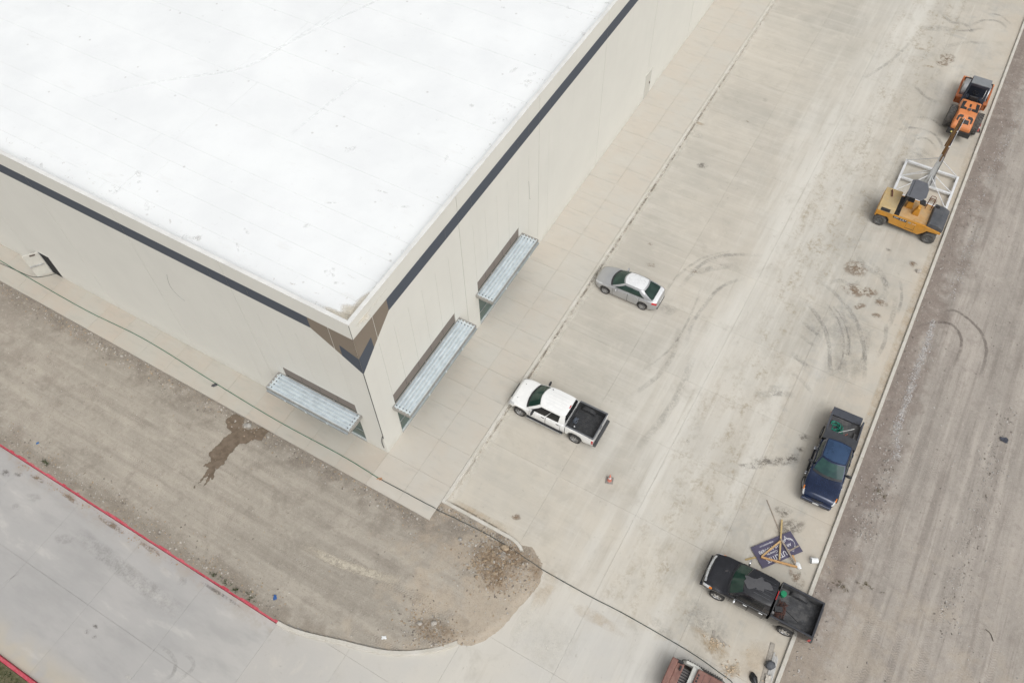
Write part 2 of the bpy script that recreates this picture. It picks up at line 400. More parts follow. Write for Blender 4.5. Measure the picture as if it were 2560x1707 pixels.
def mat_dirt(name, along, a, b, dark, zones=(), sk=1.0, blot=0.3):
    """bare graded soil; `along` = direction of the wheel tracks (0: X, 1: Y); zones = soil of another colour: (axis, from, to, colour, strength)"""
    t = NT(name); p = t.pos(); x, y, z = t.sep(p)
    if along: st = (1.0, 0.045, 1); st2 = (2.4, 0.10, 1); u, w = y, x
    else: st = (0.045, 1.0, 1); st2 = (0.10, 2.4, 1); u, w = x, y
    rz = R(2.0)
    s1 = t.noise(t.map(p, st, rot=(0, 0, rz)), 0.75, 4, 0.55); s2 = t.noise(t.map(p, st2, loc=(5, 8, 0), rot=(0, 0, -rz)), 0.8, 4, 0.55)
    big = t.noise(p, 0.22, 5, 0.62); mid = t.noise(p, 1.3, 6, 0.68); grain = t.noise(p, 5.5, 5, 0.75); fine = t.noise(p, 17, 4, 0.8)
    lt = tuple(min(.7, v * 1.16) for v in b[:3]) + (1,); dk2 = tuple(v * 0.66 for v in dark[:3]) + (1,)
    c = t.mix(t.ramp(t.add(t.mul(s1, 0.5), t.mul(big, 0.5)), 0.36, 0.64), a, b)
    c = t.mix(t.mul(t.ramp(s2, 0.50, 0.68), 0.42 * sk), c, dark)
    c = t.mix(t.mul(t.ramp(s2, 0.49, 0.32), 0.42 * sk), c, lt)
    s4 = t.noise(t.map(p, tuple(2.6 * v for v in st2), loc=(15, 2, 0)), 1.0, 4, 0.6)
    c = t.mix(t.mul(t.ramp(s4, 0.54, 0.68), 0.25 * sk), c, dark)
    bl = t.noise(t.map(p, (1, 1, 1), loc=(9, 4, 0)), 0.5, 6, 0.72, 0.5)
    c = t.mix(t.mul(t.ramp(bl, 0.52, 0.68), blot), c, dark); c = t.mix(t.mul(t.ramp(bl, 0.47, 0.32), blot), c, lt)
    for ax, q0, q1, col, k in zones:
        c = t.mix(t.mul(t.ramp(t.add((x, y)[ax], t.mul(t.ramp(t.noise(p, .6, 4, .65), .3, .7, -1, 1), abs(q1 - q0) * .6)), q0, q1), t.mul(t.ramp(mid, .25, .6, .6, 1), k)), c, col)
    c = t.mix(t.mul(t.ramp(mid, 0.52, 0.72), 0.40), c, dark)
    c = t.mix(t.mul(t.ramp(mid, 0.44, 0.30), 0.35), c, lt)
    # tread prints inside some of the tracks
    zig = t.math('ABSOLUTE', t.math('SUBTRACT', t.math('FRACT', t.mul(w, 3.6)), 0.5))
    tr = t.math('FRACT', t.add(t.add(t.mul(u, 7.5), t.mul(zig, 1.3)), t.mul(t.noise(p, 0.8, 3), 2.5)))
    tread = t.ramp(t.math('ABSOLUTE', t.math('SUBTRACT', tr, 0.5)), 0.12, 0.34)
    tm = t.mul(t.ramp(t.noise(t.map(p, st, loc=(31, 17, 0), rot=(0, 0, rz)), 1.6, 3, 0.5), 0.5, 0.58), t.ramp(t.noise(p, 0.45, 4), 0.42, 0.6))
    c = t.mix(t.mul(t.mul(tread, tm), 0.28), c, dark)
    # gravelly grain and small bedded stones
    c = t.mix(t.mul(t.ramp(grain, 0.54, 0.70), 0.45), c, dark); c = t.mix(t.mul(t.ramp(grain, 0.46, 0.30), 0.40), c, lt)
    cell = t.voro(p, 9.0); cr = t.sep(t.voro(p, 9.0, 'Color'))[0]
    stone = t.mul(t.ramp(cell, 0.26, 0.14), t.ramp(cr, 0.86, 0.92))
    c = t.mix(t.mul(stone, 0.45), c, alb(198, 190, 178))
    cell2 = t.voro(p, 22.0); cr2 = t.sep(t.voro(p, 22.0, 'Color'))[1]
    c = t.mix(t.mul(t.mul(t.ramp(cell2, 0.34, 0.2), t.ramp(cr2, 0.72, 0.78)), 0.5), c, alb(192, 185, 174))
    c = t.mix(t.mul(t.ramp(fine, 0.55, 0.70), 0.5), c, dk2)
    c = t.mix(t.mul(t.ramp(fine, 0.45, 0.32), 0.3), c, lt)
    h = t.add(t.add(t.mul(fine, 0.5), t.add(t.mul(grain, 0.9), t.mul(mid, 1.4))), t.add(t.mul(t.mul(tread, tm), -0.45), t.add(t.mul(s2, 1.2), t.mul(stone, 0.5))))
    return t.out(c, 0.95, 0, h, 0.6, 0.035, spec=0.15)

LOT = mat_lot(); ROAD = mat_road(); KERB = mat_kerb(); REDK = mat_redkerb()
WALK_E = mat_walk('sidewalk_concrete_east', alb(198, 194, 185), alb(199, 191, 179))
WALK_S = mat_walk('sidewalk_concrete_south', alb(188, 184, 174), alb(190, 180, 167))
DIRT_W = mat_dirt('verge_soil', 0, alb(161, 154, 143), alb(179, 171, 159), alb(137, 129, 119), [(1, -3.6, -2.3, alb(128, 119, 109), .75), (1, -9.3, -10.2, alb(138, 128, 116), .65), (0, 3.5, 9.0, alb(186, 172, 154), .8), (0, -18, -30, alb(146, 136, 126), .5)], .8, .5)
DIRT_E = mat_dirt('field_soil', 1, alb(162, 155, 147), alb(179, 171, 162), alb(138, 130, 123), [(0, 25.3, 23.9, alb(134, 122, 114), .85), (1, 8.0, -2.0, alb(182, 170, 154), .55)], 1.5, .35)

# decals of wear: a sheet whose mask runs out towards its rim
def mat_mark(name, col, scale=3.0, lo=0.25, hi=0.75, strength=0.6, rough=0.9, stretch=(1, 1, 1)):
    t = NT(name); p = t.pos(); a = t.attr('a')
    n = t.noise(t.map(p, stretch), scale, 6, 0.72)
    n2 = t.noise(p, scale * 4, 4, 0.7)
    f = t.mul(t.mul(t.math('POWER', a, 0.8), t.add(t.mul(t.ramp(n, lo, hi), 0.8), t.mul(t.ramp(n2, 0.4, 0.7), 0.3))), strength)
    c = t.mix(t.ramp(t.noise(p, scale * 3, 4), .3, .7), col, tuple(v * 1.2 for v in col[:3]) + (1,))
    return t.out(c, rough, 0, alpha=f, spec=0.2)
MK_TYRE = mat_mark('tyre_rubber_mark', alb(118, 119, 120), 3.0, 0.35, 0.62, 0.31)
MK_TYRE2 = mat_mark('tyre_rubber_faint', alb(145, 143, 138), 2.2, 0.36, 0.66, 0.28)
MK_TYRE3 = mat_mark('grey_scuff', alb(165, 163, 159), 0.9, 0.3, 0.7, 0.4)
MK_BROWN = mat_mark('soil_stain', alb(140, 120, 100), 3.0, 0.42, 0.56, 0.75)
MK_TAN = mat_mark('silt_stain', alb(200, 180, 152), 1.1, 0.28, 0.7, 0.4)
MK_DARK = mat_mark('oil_stain', alb(104, 98, 92), 4.0, 0.44, 0.6, 0.62)
MK_GUT = mat_mark('gutter_silt', alb(132, 123, 110), 1.2, 0.42, 0.58, 0.65)
MK_FLD = mat_mark('rut_edge', alb(120, 111, 105), 2.0, 0.3, 0.55, 0.55)
MK_GRV = mat_mark('gravel_dust', alb(200, 195, 190), 1.6, 0.42, 0.58, 0.6)
MK_PALE = mat_mark('pale_dust', alb(224, 220, 210), 0.9, 0.25, 0.7, 0.4)
MK_RUST = mat_mark('rusty_silt', alb(170, 145, 108), 2.2, 0.36, 0.62, 0.5)
_mz = [0]
def sheet(name, verts, faces, att, mat, parent):
    me = bpy.data.meshes.new(name); me.from_pydata(verts, [], faces)
    at = me.attributes.new('a', 'FLOAT', 'POINT'); at.data.foreach_set('value', att)
    me.materials.append(mat); me.update()
    return link_mesh(name, me, parent)
def blot(name, x, y, rx, ry, mat, parent, rot=0.0, z=None, seed=0):
    _mz[0] += 1; z = (L if z is None else z) + 0.004 + 0.0003 * _mz[0]
    rg = random.Random(seed + _mz[0]); n = 20; v = [(x, y, z)]; a = [1.0]; f = []
    c, s = math.cos(rot), math.sin(rot)
    for k, (q, w) in enumerate(((0.35, 0.85), (0.7, 0.5), (1.0, 0.0))):
        for i in range(n):
            t = 2 * math.pi * i / n; r = q * (1 + 0.3 * mnoise.noise(Vector((math.cos(t) * 1.4, math.sin(t) * 1.4, seed * 3.1 + _mz[0]))))
            px, py = rx * r * math.cos(t), ry * r * math.sin(t)
            v.append((x + px * c - py * s, y + px * s + py * c, z)); a.append(w)
    for i in range(n):
        j = (i + 1) % n; f.append((0, 1 + i, 1 + j))
        for k in range(2): f.append((1 + k * n + i, 1 + (k + 1) * n + i, 1 + (k + 1) * n + j, 1 + k * n + j))
    return sheet(name, v, f, a, mat, parent)
def streak(name, pts, w, mat, parent, z=None, hf=None):
    _mz[0] += 1; z = (L if z is None else z) + 0.004 + 0.0003 * _mz[0]
    P = smooth_path([(p[0], p[1], 0) for p in pts], 8); v = []; a = []; f = []; prof = [(-1, 0), (-0.6, 0.8), (0, 0.95), (0.6, 0.8), (1, 0)]
    m = len(P)
    for i, p in enumerate(P):
        d = (P[min(i + 1, m - 1)] - P[max(0, i - 1)]).normalized(); q = Vector((-d.y, d.x, 0)); e = min(1, 3.5 * min(i, m - 1 - i) / m)
        for o, w2 in prof: ax, ay = p.x + q.x * o * w / 2, p.y + q.y * o * w / 2; v.append((ax, ay, z if hf is None else hf(ax, ay) + 0.016)); a.append(w2 * e)
    for i in range(m - 1):
        for j in range(4): k = i * 5 + j; f.append((k, k + 1, k + 6, k + 5))
    return sheet(name, v, f, a, mat, parent)

# ================================================================ setting
struct(MB().box(-2500, 2500, -2500, 2500, -0.7, -0.42).build('ground', DIRT_E))

# ---- parking lot of cast concrete bays, 12 mm joints
lot = sempty('parking_lot')
_bays = {}
def bay(x0, x1, y0, y1, mat, parent, name='concrete_bay', g=0.0035):
    key = (round(x1 - x0, 3), round(y1 - y0, 3), mat.name)
    if key not in _bays:
        me = MB().box(-(x1 - x0) / 2 + g, (x1 - x0) / 2 - g, -(y1 - y0) / 2 + g, (y1 - y0) / 2 - g, -0.15, 0).mesh(name); me.materials.append(mat); _bays[key] = me
    o = link_mesh(name, _bays[key], parent); o.location = ((x0 + x1) / 2, (y0 + y1) / 2, L); return o
lx = [4.36, 8.97, 13.62, 18.27, 22.92]
ly = [-1.5, 3.52] + [3.52 + 4.56 * k for k in range(1, 17)]
for i in range(4):
    for j in range(len(ly) - 1): bay(lx[i], lx[i + 1], ly[j], ly[j + 1], LOT, lot)
driveway = sempty('driveway')
dx = [0.48, 4.36] + lx[1:]; dy = [-28.0, -24.0, -19.0, -14.5, -10.0, -5.75, -1.5]
for i in range(5):
    for j in range(6): bay(dx[i], dx[i + 1], dy[j], dy[j + 1], LOT, driveway)
road = sempty('road')
rx = [0.48 - 4.5 * k for k in range(14)]
for i in range(13):
    bay(rx[i + 1], rx[i], -14.5, -10.5, ROAD, road); bay(rx[i + 1], rx[i], -18.42, -14.5, ROAD, road)

# ---- sidewalks of separate slabs
walk_e = sempty('sidewalk_east')
wy = [-2.18, -0.02, 2.12, 4.1, 5.85, 7.55, 9.19] + [9.19 + 1.745 * k for k in range(1, 38)]
_sl = {}
def slab(x0, x1, y0, y1, mat, parent):
    o = MB().box(x0 + .0035, x1 - .0035, y0 + .0035, y1 - .0035, -0.16, 0).build('slab', mat, parent, bev=0.005, seg=1)
    o.location.z = random.Random(int(x0 * 91 + y0 * 37)).uniform(-0.004, 0.002); return o
for j in range(len(wy) - 1):
    slab(0.0, 2.08, wy[j], wy[j + 1], WALK_E, walk_e); slab(2.08, 4.16, wy[j], wy[j + 1], WALK_E, walk_e)
walk_s = sempty('sidewalk_south')
for k in range(24): slab(-2.125 * (k + 1), -2.125 * k, -2.18, 0.0, WALK_S, walk_s)

# ---- kerbs
def kerb(name, pts, w, z0, z1, mat, side=1):
    P = smooth_path([(p[0], p[1], 0) for p in pts], 6) if len(pts) > 2 else [Vector((pts[0][0], pts[0][1], 0)), Vector((pts[1][0], pts[1][1], 0))]
    b = MB(); m = len(P); prof = [(0, z0), (0.0, z1 - 0.02), (0.015, z1), (w - 0.02, z1), (w, z1 - 0.03), (w + 0.025, z0)]
    for i, p in enumerate(P):
        d = (P[min(i + 1, m - 1)] - P[max(0, i - 1)]).normalized(); q = Vector((d.y, -d.x, 0)) * side
        for o, z in prof: b.v.append(Vector((p.x + q.x * o, p.y + q.y * o, z)))
    n = len(prof)
    for i in range(m - 1):
        for j in range(n): k = i * n; b.f.append((k + j, k + (j + 1) % n, k + n + (j + 1) % n, k + n + j))
    b.f.append(tuple(range(n))); b.f.append(tuple(range((m - 1) * n, m * n))[::-1])
    return struct(b.build(name, mat, smooth=35))
kerb('kerb_building', [(4.166, -0.985), (4.166, 76)], 0.19, -0.3, 0.004, KERB, 1)
kerb('kerb_island', [(4.362, -0.98), (7.6, -0.98), (8.55, -1.0), (9.0, -1.12), (9.3, -1.35)], 0.19, -0.3, 0.003, KERB, -1)
kerb('kerb_field', [(23.14, 76), (23.14, -28)], 0.2, -0.3, 0.0, KERB, 1)
kerb('kerb_bend', [(0.5, -10.34), (1.2, -10.28), (2.16, -10.06), (3.76, -9.55), (4.72, -9.27), (5.92, -8.87), (7.0, -8.3), (7.95, -7.6), (8.45, -7.1), (8.75, -6.75)], 0.20, -0.3, 0.035, KERB, 1)
kerb('red_kerb_verge', [(-58, -10.34), (0.49, -10.34)], 0.13, -0.3, 0.0, REDK, 1)
kerb('red_kerb_road', [(0.45, -18.62), (-58, -18.62)], 0.18, -0.3, 0.0, REDK, 1)

# ---- bare soil: the verge west of the driveway, with its heap
VP = [(-58, -2.10), (4.1, -2.10), (4.1, -0.9), (8.6, -0.92), (9.08, -0.88), (9.66, -0.65), (10.43, -1.11), (10.83, -1.6), (10.96, -2.22), (10.89, -2.86), (10.64, -3.93), (10.43, -5.04), (10.0, -6.02), (9.52, -6.61), (9.0, -6.85), (8.8, -6.85), (8.06, -7.55), (7.08, -8.25), (5.92, -8.82), (4.72, -9.22), (3.76, -9.5), (2.16, -10.02), (0.5, -10.36), (-58, -10.4)]
HEAP_EDGE = VP[4:15]
def inpoly(x, y, P):
    c = False; n = len(P); j = n - 1
    for i in range(n):
        if (P[i][1] > y) != (P[j][1] > y) and x < (P[j][0] - P[i][0]) * (y - P[i][1]) / (P[j][1] - P[i][1]) + P[i][0]: c = not c
        j = i
    return c
def segdist(x, y, P):
    b = 1e9
    for i in range(len(P) - 1):
        ax, ay = P[i]; bx, by = P[i + 1]; dx, dy = bx - ax, by - ay
        t = max(0, min(1, ((x - ax) * dx + (y - ay) * dy) / (dx * dx + dy * dy))); b = min(b, math.hypot(x - ax - t * dx, y - ay - t * dy))
    return b
def verge_h(x, y):
    h = -0.06 + 0.025 * fbm(x, y, 0.5, 2) + 0.018 * fbm(x * 0.25, y, 1.6, 2, 5)
    if y > -3.4: h -= 0.05 * (y + 3.4) / 1.3 * (1 if x < 4.2 else 0.5)
    if y < -9.8 and x < .6: h += (-9.8 - y) / .5 * (0.055 + 0.05 * fbm(x, y, 1.3, 3, 17))
    if x > -2:
        h += 0.012 * fbm(x, y, 4.0, 2, 9)
    g = math.exp(-(((x - 9.0) / 1.3) ** 2 + ((y + 2.4) / 1.25) ** 2)); g2 = math.exp(-(((x - 8.2) / 1.5) ** 2 + ((y + 7.0) / 0.8) ** 2)); g3 = math.exp(-(((x - 9.9) / 0.8) ** 2 + ((y + 5.0) / 1.5) ** 2))
    h += g * (0.26 + 0.12 * fbm(x, y, 2.2, 3, 3) + 0.10 * fbm(x, y, 5.5, 2, 13)) + g2 * (0.10 + 0.06 * fbm(x, y, 3, 2)) + g3 * (0.06 + 0.03 * fbm(x, y, 2.5, 2))
    if x > 8.6:
        d = segdist(x, y, HEAP_EDGE) + 0.07 * fbm(x, y, 2.5, 2, 4); ins = inpoly(x, y, VP)
        e = max(0.0, min(1.0, (d + .05 if ins else -d) / 0.45)); e = e * e * (3 - 2 * e) ** 0.5 if e < 1 else 1
        h = (L - 0.01) * (1 - e) + h * e
        if not ins: h = L - 0.02 - 0.3 * d
    return h
def dirt_sheet(name, x0, x1, y0, y1, st, hf, mat, keep=None):
    nx = int(round((x1 - x0) / st)); ny = int(round((y1 - y0) / st)); V = []; F = []
    for i in range(nx + 1):
        x = x0 + i * st
        for j in range(ny + 1):
            y = y0 + j * st; V.append((x, y, hf(x, y)))
    for i in range(nx):
        for j in range(ny):
            if keep is None or keep(x0 + (i + .5) * st, y0 + (j + .5) * st):
                a = i * (ny + 1) + j; F.append((a, a + ny + 1, a + ny + 2, a + 1))
    me = bpy.data.meshes.new(name); me.from_pydata(V, [], F)
    me.polygons.foreach_set('use_smooth', [True] * len(F)); me.materials.append(mat); me.update()
    return struct(link_mesh(name, me))
def keep_v(x, y):
    if x > 8.7: return inpoly(x, y, VP) or segdist(x, y, HEAP_EDGE) < 0.15
    return inpoly(x, y, VP)
dirt_sheet('dirt_verge', -34, 11.2, -10.5, -0.6, 0.1, verge_h, DIRT_W, keep_v)
struct(MB().box(-58, -34.0, -10.32, -2.1, -0.3, -0.06).build('dirt_verge_far', DIRT_W))
def field_h(x, y):
    h = -0.055 + 0.05 * fbm(x, y * 0.1, 0.9, 2) + 0.03 * fbm(x, y, 0.35, 2, 2)
    e = max(0.0, 1 - (x - 23.1) / 2.2)
    return h + e * (0.10 * fbm(x, y, 1.7, 3, 6) - 0.01) + 0.012 * fbm(x, y * 0.3, 3.0, 2, 8)
dirt_sheet('dirt_field', 23.1, 37.1, -8, 66, 0.14, field_h, DIRT_E)
struct(MB().box(23.12, 37.1, -90, -8.0, -0.4, -0.06).build('dirt_field_south', DIRT_E))
struct(MB().box(37.1, 120, -90, 160, -0.4, -0.07).build('dirt_field_far', DIRT_E))
struct(MB().box(-58, 0.45, -60, -18.64, -0.4, -0.04).build('grass_verge', mat_dirt('verge_turf_soil', 0, alb(112, 104, 84), alb(98, 100, 70), alb(78, 78, 58))))

# ---- wear on the concrete
TM = [
 ([(9.56, 18.8), (9.88, 20.89), (10.63, 22.29), (11.79, 23.22), (13.16, 23.84)], .30, MK_TYRE), ([(11.62, 14.94), (11.33, 16.53), (11.44, 18.13), (11.67, 19.71), (12.22, 20.82), (13.09, 21.65)], .28, MK_TYRE),
 ([(9.63, 20.06), (10.59, 21.15), (12.1, 22.41)], .5, MK_TYRE2), ([(16.93, 23.72), (18.5, 22.99), (19.85, 21.93), (20.86, 20.37), (21.44, 18.88), (21.79, 17.56)], .3, MK_TYRE),
 ([(16.85, 21.67), (17.74, 21.0), (18.56, 20.19), (19.2, 19.07), (19.66, 17.77), (20.0, 17.14)], .3, MK_TYRE), ([(18.88, 22.22), (19.62, 21.17), (20.07, 20.17), (20.36, 18.64), (20.05, 17.52)], .26, MK_TYRE2),
 ([(17.34, 17.54), (18.08, 17.24), (18.63, 16.95)], .4, MK_TYRE), ([(17.07, 19.11), (17.91, 18.83), (18.51, 18.68)], .3, MK_TYRE2), ([(17.88, 41.69), (19.23, 42.25), (20.44, 41.66), (20.93, 40.52)], .26, MK_TYRE2),
 ([(17.5, 39.16), (17.85, 40.23), (18.96, 40.84), (20.04, 40.73), (20.76, 39.91), (20.88, 39.46)], .28, MK_TYRE), ([(18.67, 38.76), (19.06, 39.67), (19.7, 40.02), (20.35, 39.51), (20.55, 39.11)], .24, MK_TYRE2),
 ([(19.47, 55.14), (20.16, 56.18), (21.24, 56.54), (22.05, 55.89)], .3, MK_TYRE), ([(16.61, 55.82), (17.83, 54.69), (18.95, 54.86), (19.73, 53.98)], .4, MK_TYRE), ([(18.2, 51.2), (19.6, 52.6), (21.0, 53.2)], .4, MK_TYRE2),
 ([(17.2, 45.6), (18.3, 44.6), (19.4, 44.3)], .35, MK_TYRE2), ([(20.6, 23.2), (21.0, 24.8), (20.3, 26.2), (19.2, 26.9)], .4, MK_TYRE2), ([(21.6, 24.9), (21.9, 23.2), (21.8, 21.6)], .35, MK_TYRE2), ([(20.9, 21.4), (21.2, 19.8), (21.3, 18.4)], .4, MK_TYRE2),
 ([(10.2, 10.0), (11.0, 12.0), (11.2, 14.0), (10.7, 16.0)], .35, MK_TYRE2), ([(12.0, 7.0), (12.6, 11.0), (12.3, 14.5)], .5, MK_TYRE2),
 ([(4.75, -0.4), (4.6, 4), (4.55, 9), (4.6, 15), (4.5, 24), (4.55, 34), (4.5, 48)], .40, MK_PALE), ([(4.6, -0.65), (6.5, -0.6), (8.4, -0.55)], .5, MK_TAN),
 ([(22.78, 8), (22.75, 14), (22.72, 22), (22.75, 30), (22.7, 44)], .55, MK_TAN), ([(16.4, 13.6), (17.6, 14.4), (18.6, 14.8)], .5, MK_TYRE2),
 ([(17.3, 23.4), (18.2, 24.3), (19.0, 24.3), (19.4, 25.2)], .35, MK_TYRE2), ([(18.3, 27.0), (19.3, 26.2), (20.3, 25.9), (21.1, 25.2)], .5, MK_TYRE2), ([(21.5, 26.2), (22.0, 24.8), (22.1, 23.4)], .22, MK_TYRE), ([(21.7, 22.4), (22.0, 21.0), (21.9, 19.6)], .26, MK_TYRE), ([(17.9, 22.2), (18.9, 21.4), (19.7, 20.2), (20.1, 18.9), (20.2, 17.6)], .14, MK_TYRE), ([(18.1, 22.4), (19.2, 21.5), (20.0, 20.3), (20.5, 18.9)], .12, MK_TYRE), ([(17.2, 20.1), (17.9, 19.7), (18.6, 19.5)], .25, MK_TYRE), ([(17.8, 16.2), (18.6, 15.9), (19.4, 15.4)], .3, MK_TYRE2),
 ([(9.9, 11.6), (10.9, 14.2), (11.0, 17.0), (10.7, 19.6)], .16, MK_TYRE2), ([(8.8, 17.6), (9.1, 19.8), (9.9, 21.8), (11.2, 23.2)], .2, MK_TYRE2), ([(13.6, 44.0), (15.0, 47.5), (15.8, 51.0)], .3, MK_TYRE2), ([(18.2, 53.6), (19.4, 54.2), (20.4, 55.2)], .3, MK_TYRE), ([(20.0, 57.2), (21.2, 57.4), (22.2, 56.6)], .25, MK_TYRE)]
for pts, w, m in TM: streak('tyre_mark' if m in (MK_TYRE, MK_TYRE2) else 'dust_streak', pts, w, m, lot)
for pts, w in (([(4.43, -.5), (4.43, 6), (4.42, 14), (4.44, 24), (4.43, 36), (4.43, 52)], .16), ([(4.5, -.72), (6.5, -.73), (8.3, -.75)], .14)): streak('kerb_silt', pts, w, MK_GUT, lot)
for x, y, a, b, m, r in [(8.1, .29, .28, .2, MK_BROWN, .4), (6.6, 29.64, .45, .32, MK_DARK, .3), (18.75, 49.9, .6, .75, MK_BROWN, .2), (18.5, 49.0, .5, .4, MK_BROWN, 0), (18.79, 25.72, .8, .7, MK_BROWN, .5), (19.32, 23.98, .9, .55, MK_BROWN, .2), (20.15, 24.31, .55, .45, MK_BROWN, 0), (20.94, 23.83, .45, .35, MK_BROWN, 0),
   (19.9, 22.9, .5, .25, MK_BROWN, .8), (21.0, 22.7, .35, .22, MK_BROWN, .3), (21.9, 27.9, .3, .28, MK_BROWN, 0), (20.2, 28.3, .2, .15, MK_DARK, 0), (21.0, 6.9, .9, .5, MK_DARK, .8), (20.4, 7.6, .5, .35, MK_DARK, .3), (19.0, 10.2, 1.3, .35, MK_DARK, .55), (18.0, 9.3, .8, .22, MK_DARK, .5), (19.7, 10.9, .5, .3, MK_DARK, .6), (19.9, 12.4, .35, .25, MK_DARK, .2), (20.0, 11.6, .3, .2, MK_DARK, .2),
   (9.6, 20.4, .5, .16, MK_BROWN, .3), (7.2, 19.6, .35, .2, MK_BROWN, .2), (6.4, 21.2, .2, .12, MK_BROWN, .2), (14.3, 9.0, .13, .13, MK_DARK, 0), (7.7, 35.5, .16, .1, MK_BROWN, 0), (8.0, 38.4, .2, .35, MK_TYRE2, .2), (4.75, 33.6, .35, .2, MK_RUST, 0), (4.9, 32.4, .6, .4, MK_PALE, 0), (17.5, 14.6, .6, .4, MK_TYRE2, .4), (16.6, 50, .4, .2, MK_RUST, .2), (17.8, 48.2, .5, .15, MK_RUST, .2),
   (22.2, 4.5, .55, .3, MK_BROWN, -.5), (22.4, 4.0, .3, .3, MK_DARK, -.4), (19.5, 2.7, 1.4, .5, MK_TYRE2, 0), (9.6, 16.9, .6, .5, MK_TYRE2, 0), (17.0, 53.2, 1.4, .5, MK_TYRE2, .4), (19.8, 38.0, 1.3, 1.0, MK_TYRE2, 0), (19.3, 20.6, 2.4, 2.0, MK_TYRE3, .2), (20.4, 18.2, 1.5, 1.2, MK_TYRE2, 0), (19.2, 32.5, .35, .3, MK_BROWN, 0), (21.6, 34.1, .35, .3, MK_BROWN, 0), (20.2, 34.3, .3, .25, MK_BROWN, 0)]:
    blot('stain', x, y, a, b, m, lot, r)
for x, y, a, b, m, r in [(19.7, -.75, 1.3, .45, MK_RUST, -.25), (20.85, -1.35, .6, .45, MK_RUST, .6), (19.4, .05, .9, .6, MK_TYRE2, 0), (18.4, .3, .9, .8, MK_TYRE2, 0), (21.7, -.4, .8, 1.1, MK_TAN, 0), (11.3, -2.4, .5, 1.2, MK_TAN, 0), (11.2, -4.4, .4, 1.4, MK_PALE, 0), (14.2, -2.4, 1.5, .35, MK_TAN, 0), (17.2, -1.2, .8, .3, MK_TYRE2, -.3), (14.5, -7.2, 2.0, 1.2, MK_TYRE2, .3), (12.6, -4.6, 1.6, 1.2, MK_PALE, .3)]:
    blot('stain', x, y, a, b, m, driveway, r, L + 0.012)
for x, y, a, b, m, r in [(-7.55, -15.5, .16, .12, MK_DARK, 0), (-7.05, -15.5, .15, .1, MK_DARK, .3), (-7.4, -15.1, .18, .1, MK_DARK, 0), (-15.5, -11.75, .5, .25, MK_TYRE2, .3), (-15.9, -12.6, .3, .2, MK_TYRE2, 0), (-5.15, -11.2, .3, .25, MK_TYRE2, 0), (-4.2, -16.06, .2, .15, MK_PALE, 0), (-18.0, -11.5, .35, .2, MK_DARK, 0), (-17.3, -11.2, .3, .15, MK_DARK, .4), (-16.2, -10.85, .6, .14, MK_BROWN, 0), (-13.7, -10.8, .8, .14, MK_BROWN, 0), (-10.6, -10.8, .9, .16, MK_BROWN, 0), (-7.8, -10.75, .8, .14, MK_BROWN, 0), (-3.0, -10.75, 1.6, .1, MK_DARK, 0), (-12.2, -12.6, .6, .3, MK_TYRE2, .4)]:
    blot('stain', x, y, a, b, m, road, r)
for pts, w in [([(-13.2, -15.9), (-12.95, -15.3), (-12.8, -14.8)], .1), ([(-4.01, -14.23), (-3.26, -14.2), (-2.67, -14.42), (-2.42, -14.9), (-2.68, -15.43)], .22), ([(-2.63, -13.84), (-1.97, -13.94), (-1.75, -14.29), (-2.04, -15.11)], .22), ([(-12, -12.0), (-8, -12.3), (-4, -12.5)], .9)]:
    streak('tyre_mark', pts, w, MK_TYRE2, road)
streak('tyre_mark', [(24.5, 25.0), (25.27, 25.34), (26.54, 24.78), (27.26, 23.83), (27.53, 22.6), (27.5, 21)], .22, MK_FLD, None, hf=field_h)['kind'] = 'structure'
streak('tyre_mark', [(23.4, 23.0), (24.21, 23.86), (25.2, 24.16), (25.87, 23.54), (26.09, 22.57), (26.0, 21.2)], .22, MK_FLD, None, hf=field_h)['kind'] = 'structure'
streak('gravel_dust', [(24.15, 24.0), (24.25, 21.7), (24.17, 20), (24.23, 17.8), (24.24, 15.6), (24.6, 13.8)], .5, MK_GRV, None, hf=field_h)['kind'] = 'structure'

# ================================================================ warehouse
H = 12.45; ROOF_Z = 11.85; BY = 74.0; BX = -56.0
def mat_wall(name, col):
    t = NT(name); p = t.pos(); x, y, z = t.sep(p)
    n = t.noise(p, 0.35, 4, 0.6); f = t.noise(p, 9, 4, 0.7); s = t.noise(t.map(p, (2.2, 2.2, 0.12)), 1.0, 5, 0.65)
    c = t.mix(t.ramp(n, 0.3, 0.7), tuple(v * 0.965 for v in col[:3]) + (1,), col)
    c = t.mix(t.mul(t.ramp(s, 0.52, 0.75), 0.10), c, tuple(v * 0.75 for v in col[:3]) + (1,))
    dirt = t.mul(t.ramp(z, 0.7, 0.0), t.ramp(t.noise(p, 2.2, 5), 0.35, 0.65))
    c = t.mix(t.mul(dirt, 0.2), c, alb(170, 155, 130))
    return t.out(c, 0.75, 0, f, 0.12, 0.004, spec=0.3)
CREAM = mat_wall('cream_wall_paint', (0.755, 0.745, 0.69, 1)); BAND = mat_wall('charcoal_wall_paint', (0.085, 0.098, 0.122, 1)); TAUPE = mat_wall('taupe_wall_paint', (0.25, 0.208, 0.165, 1))
JOINT = M('joint_sealant', (0.20, 0.19, 0.18), 0.9, var=0.1); JOINTD = M('open_joint', (0.05, 0.05, 0.05), 0.9)
COPE = M('parapet_cap', (0.72, 0.715, 0.69), 0.6, var=0.06, scale=1.0)
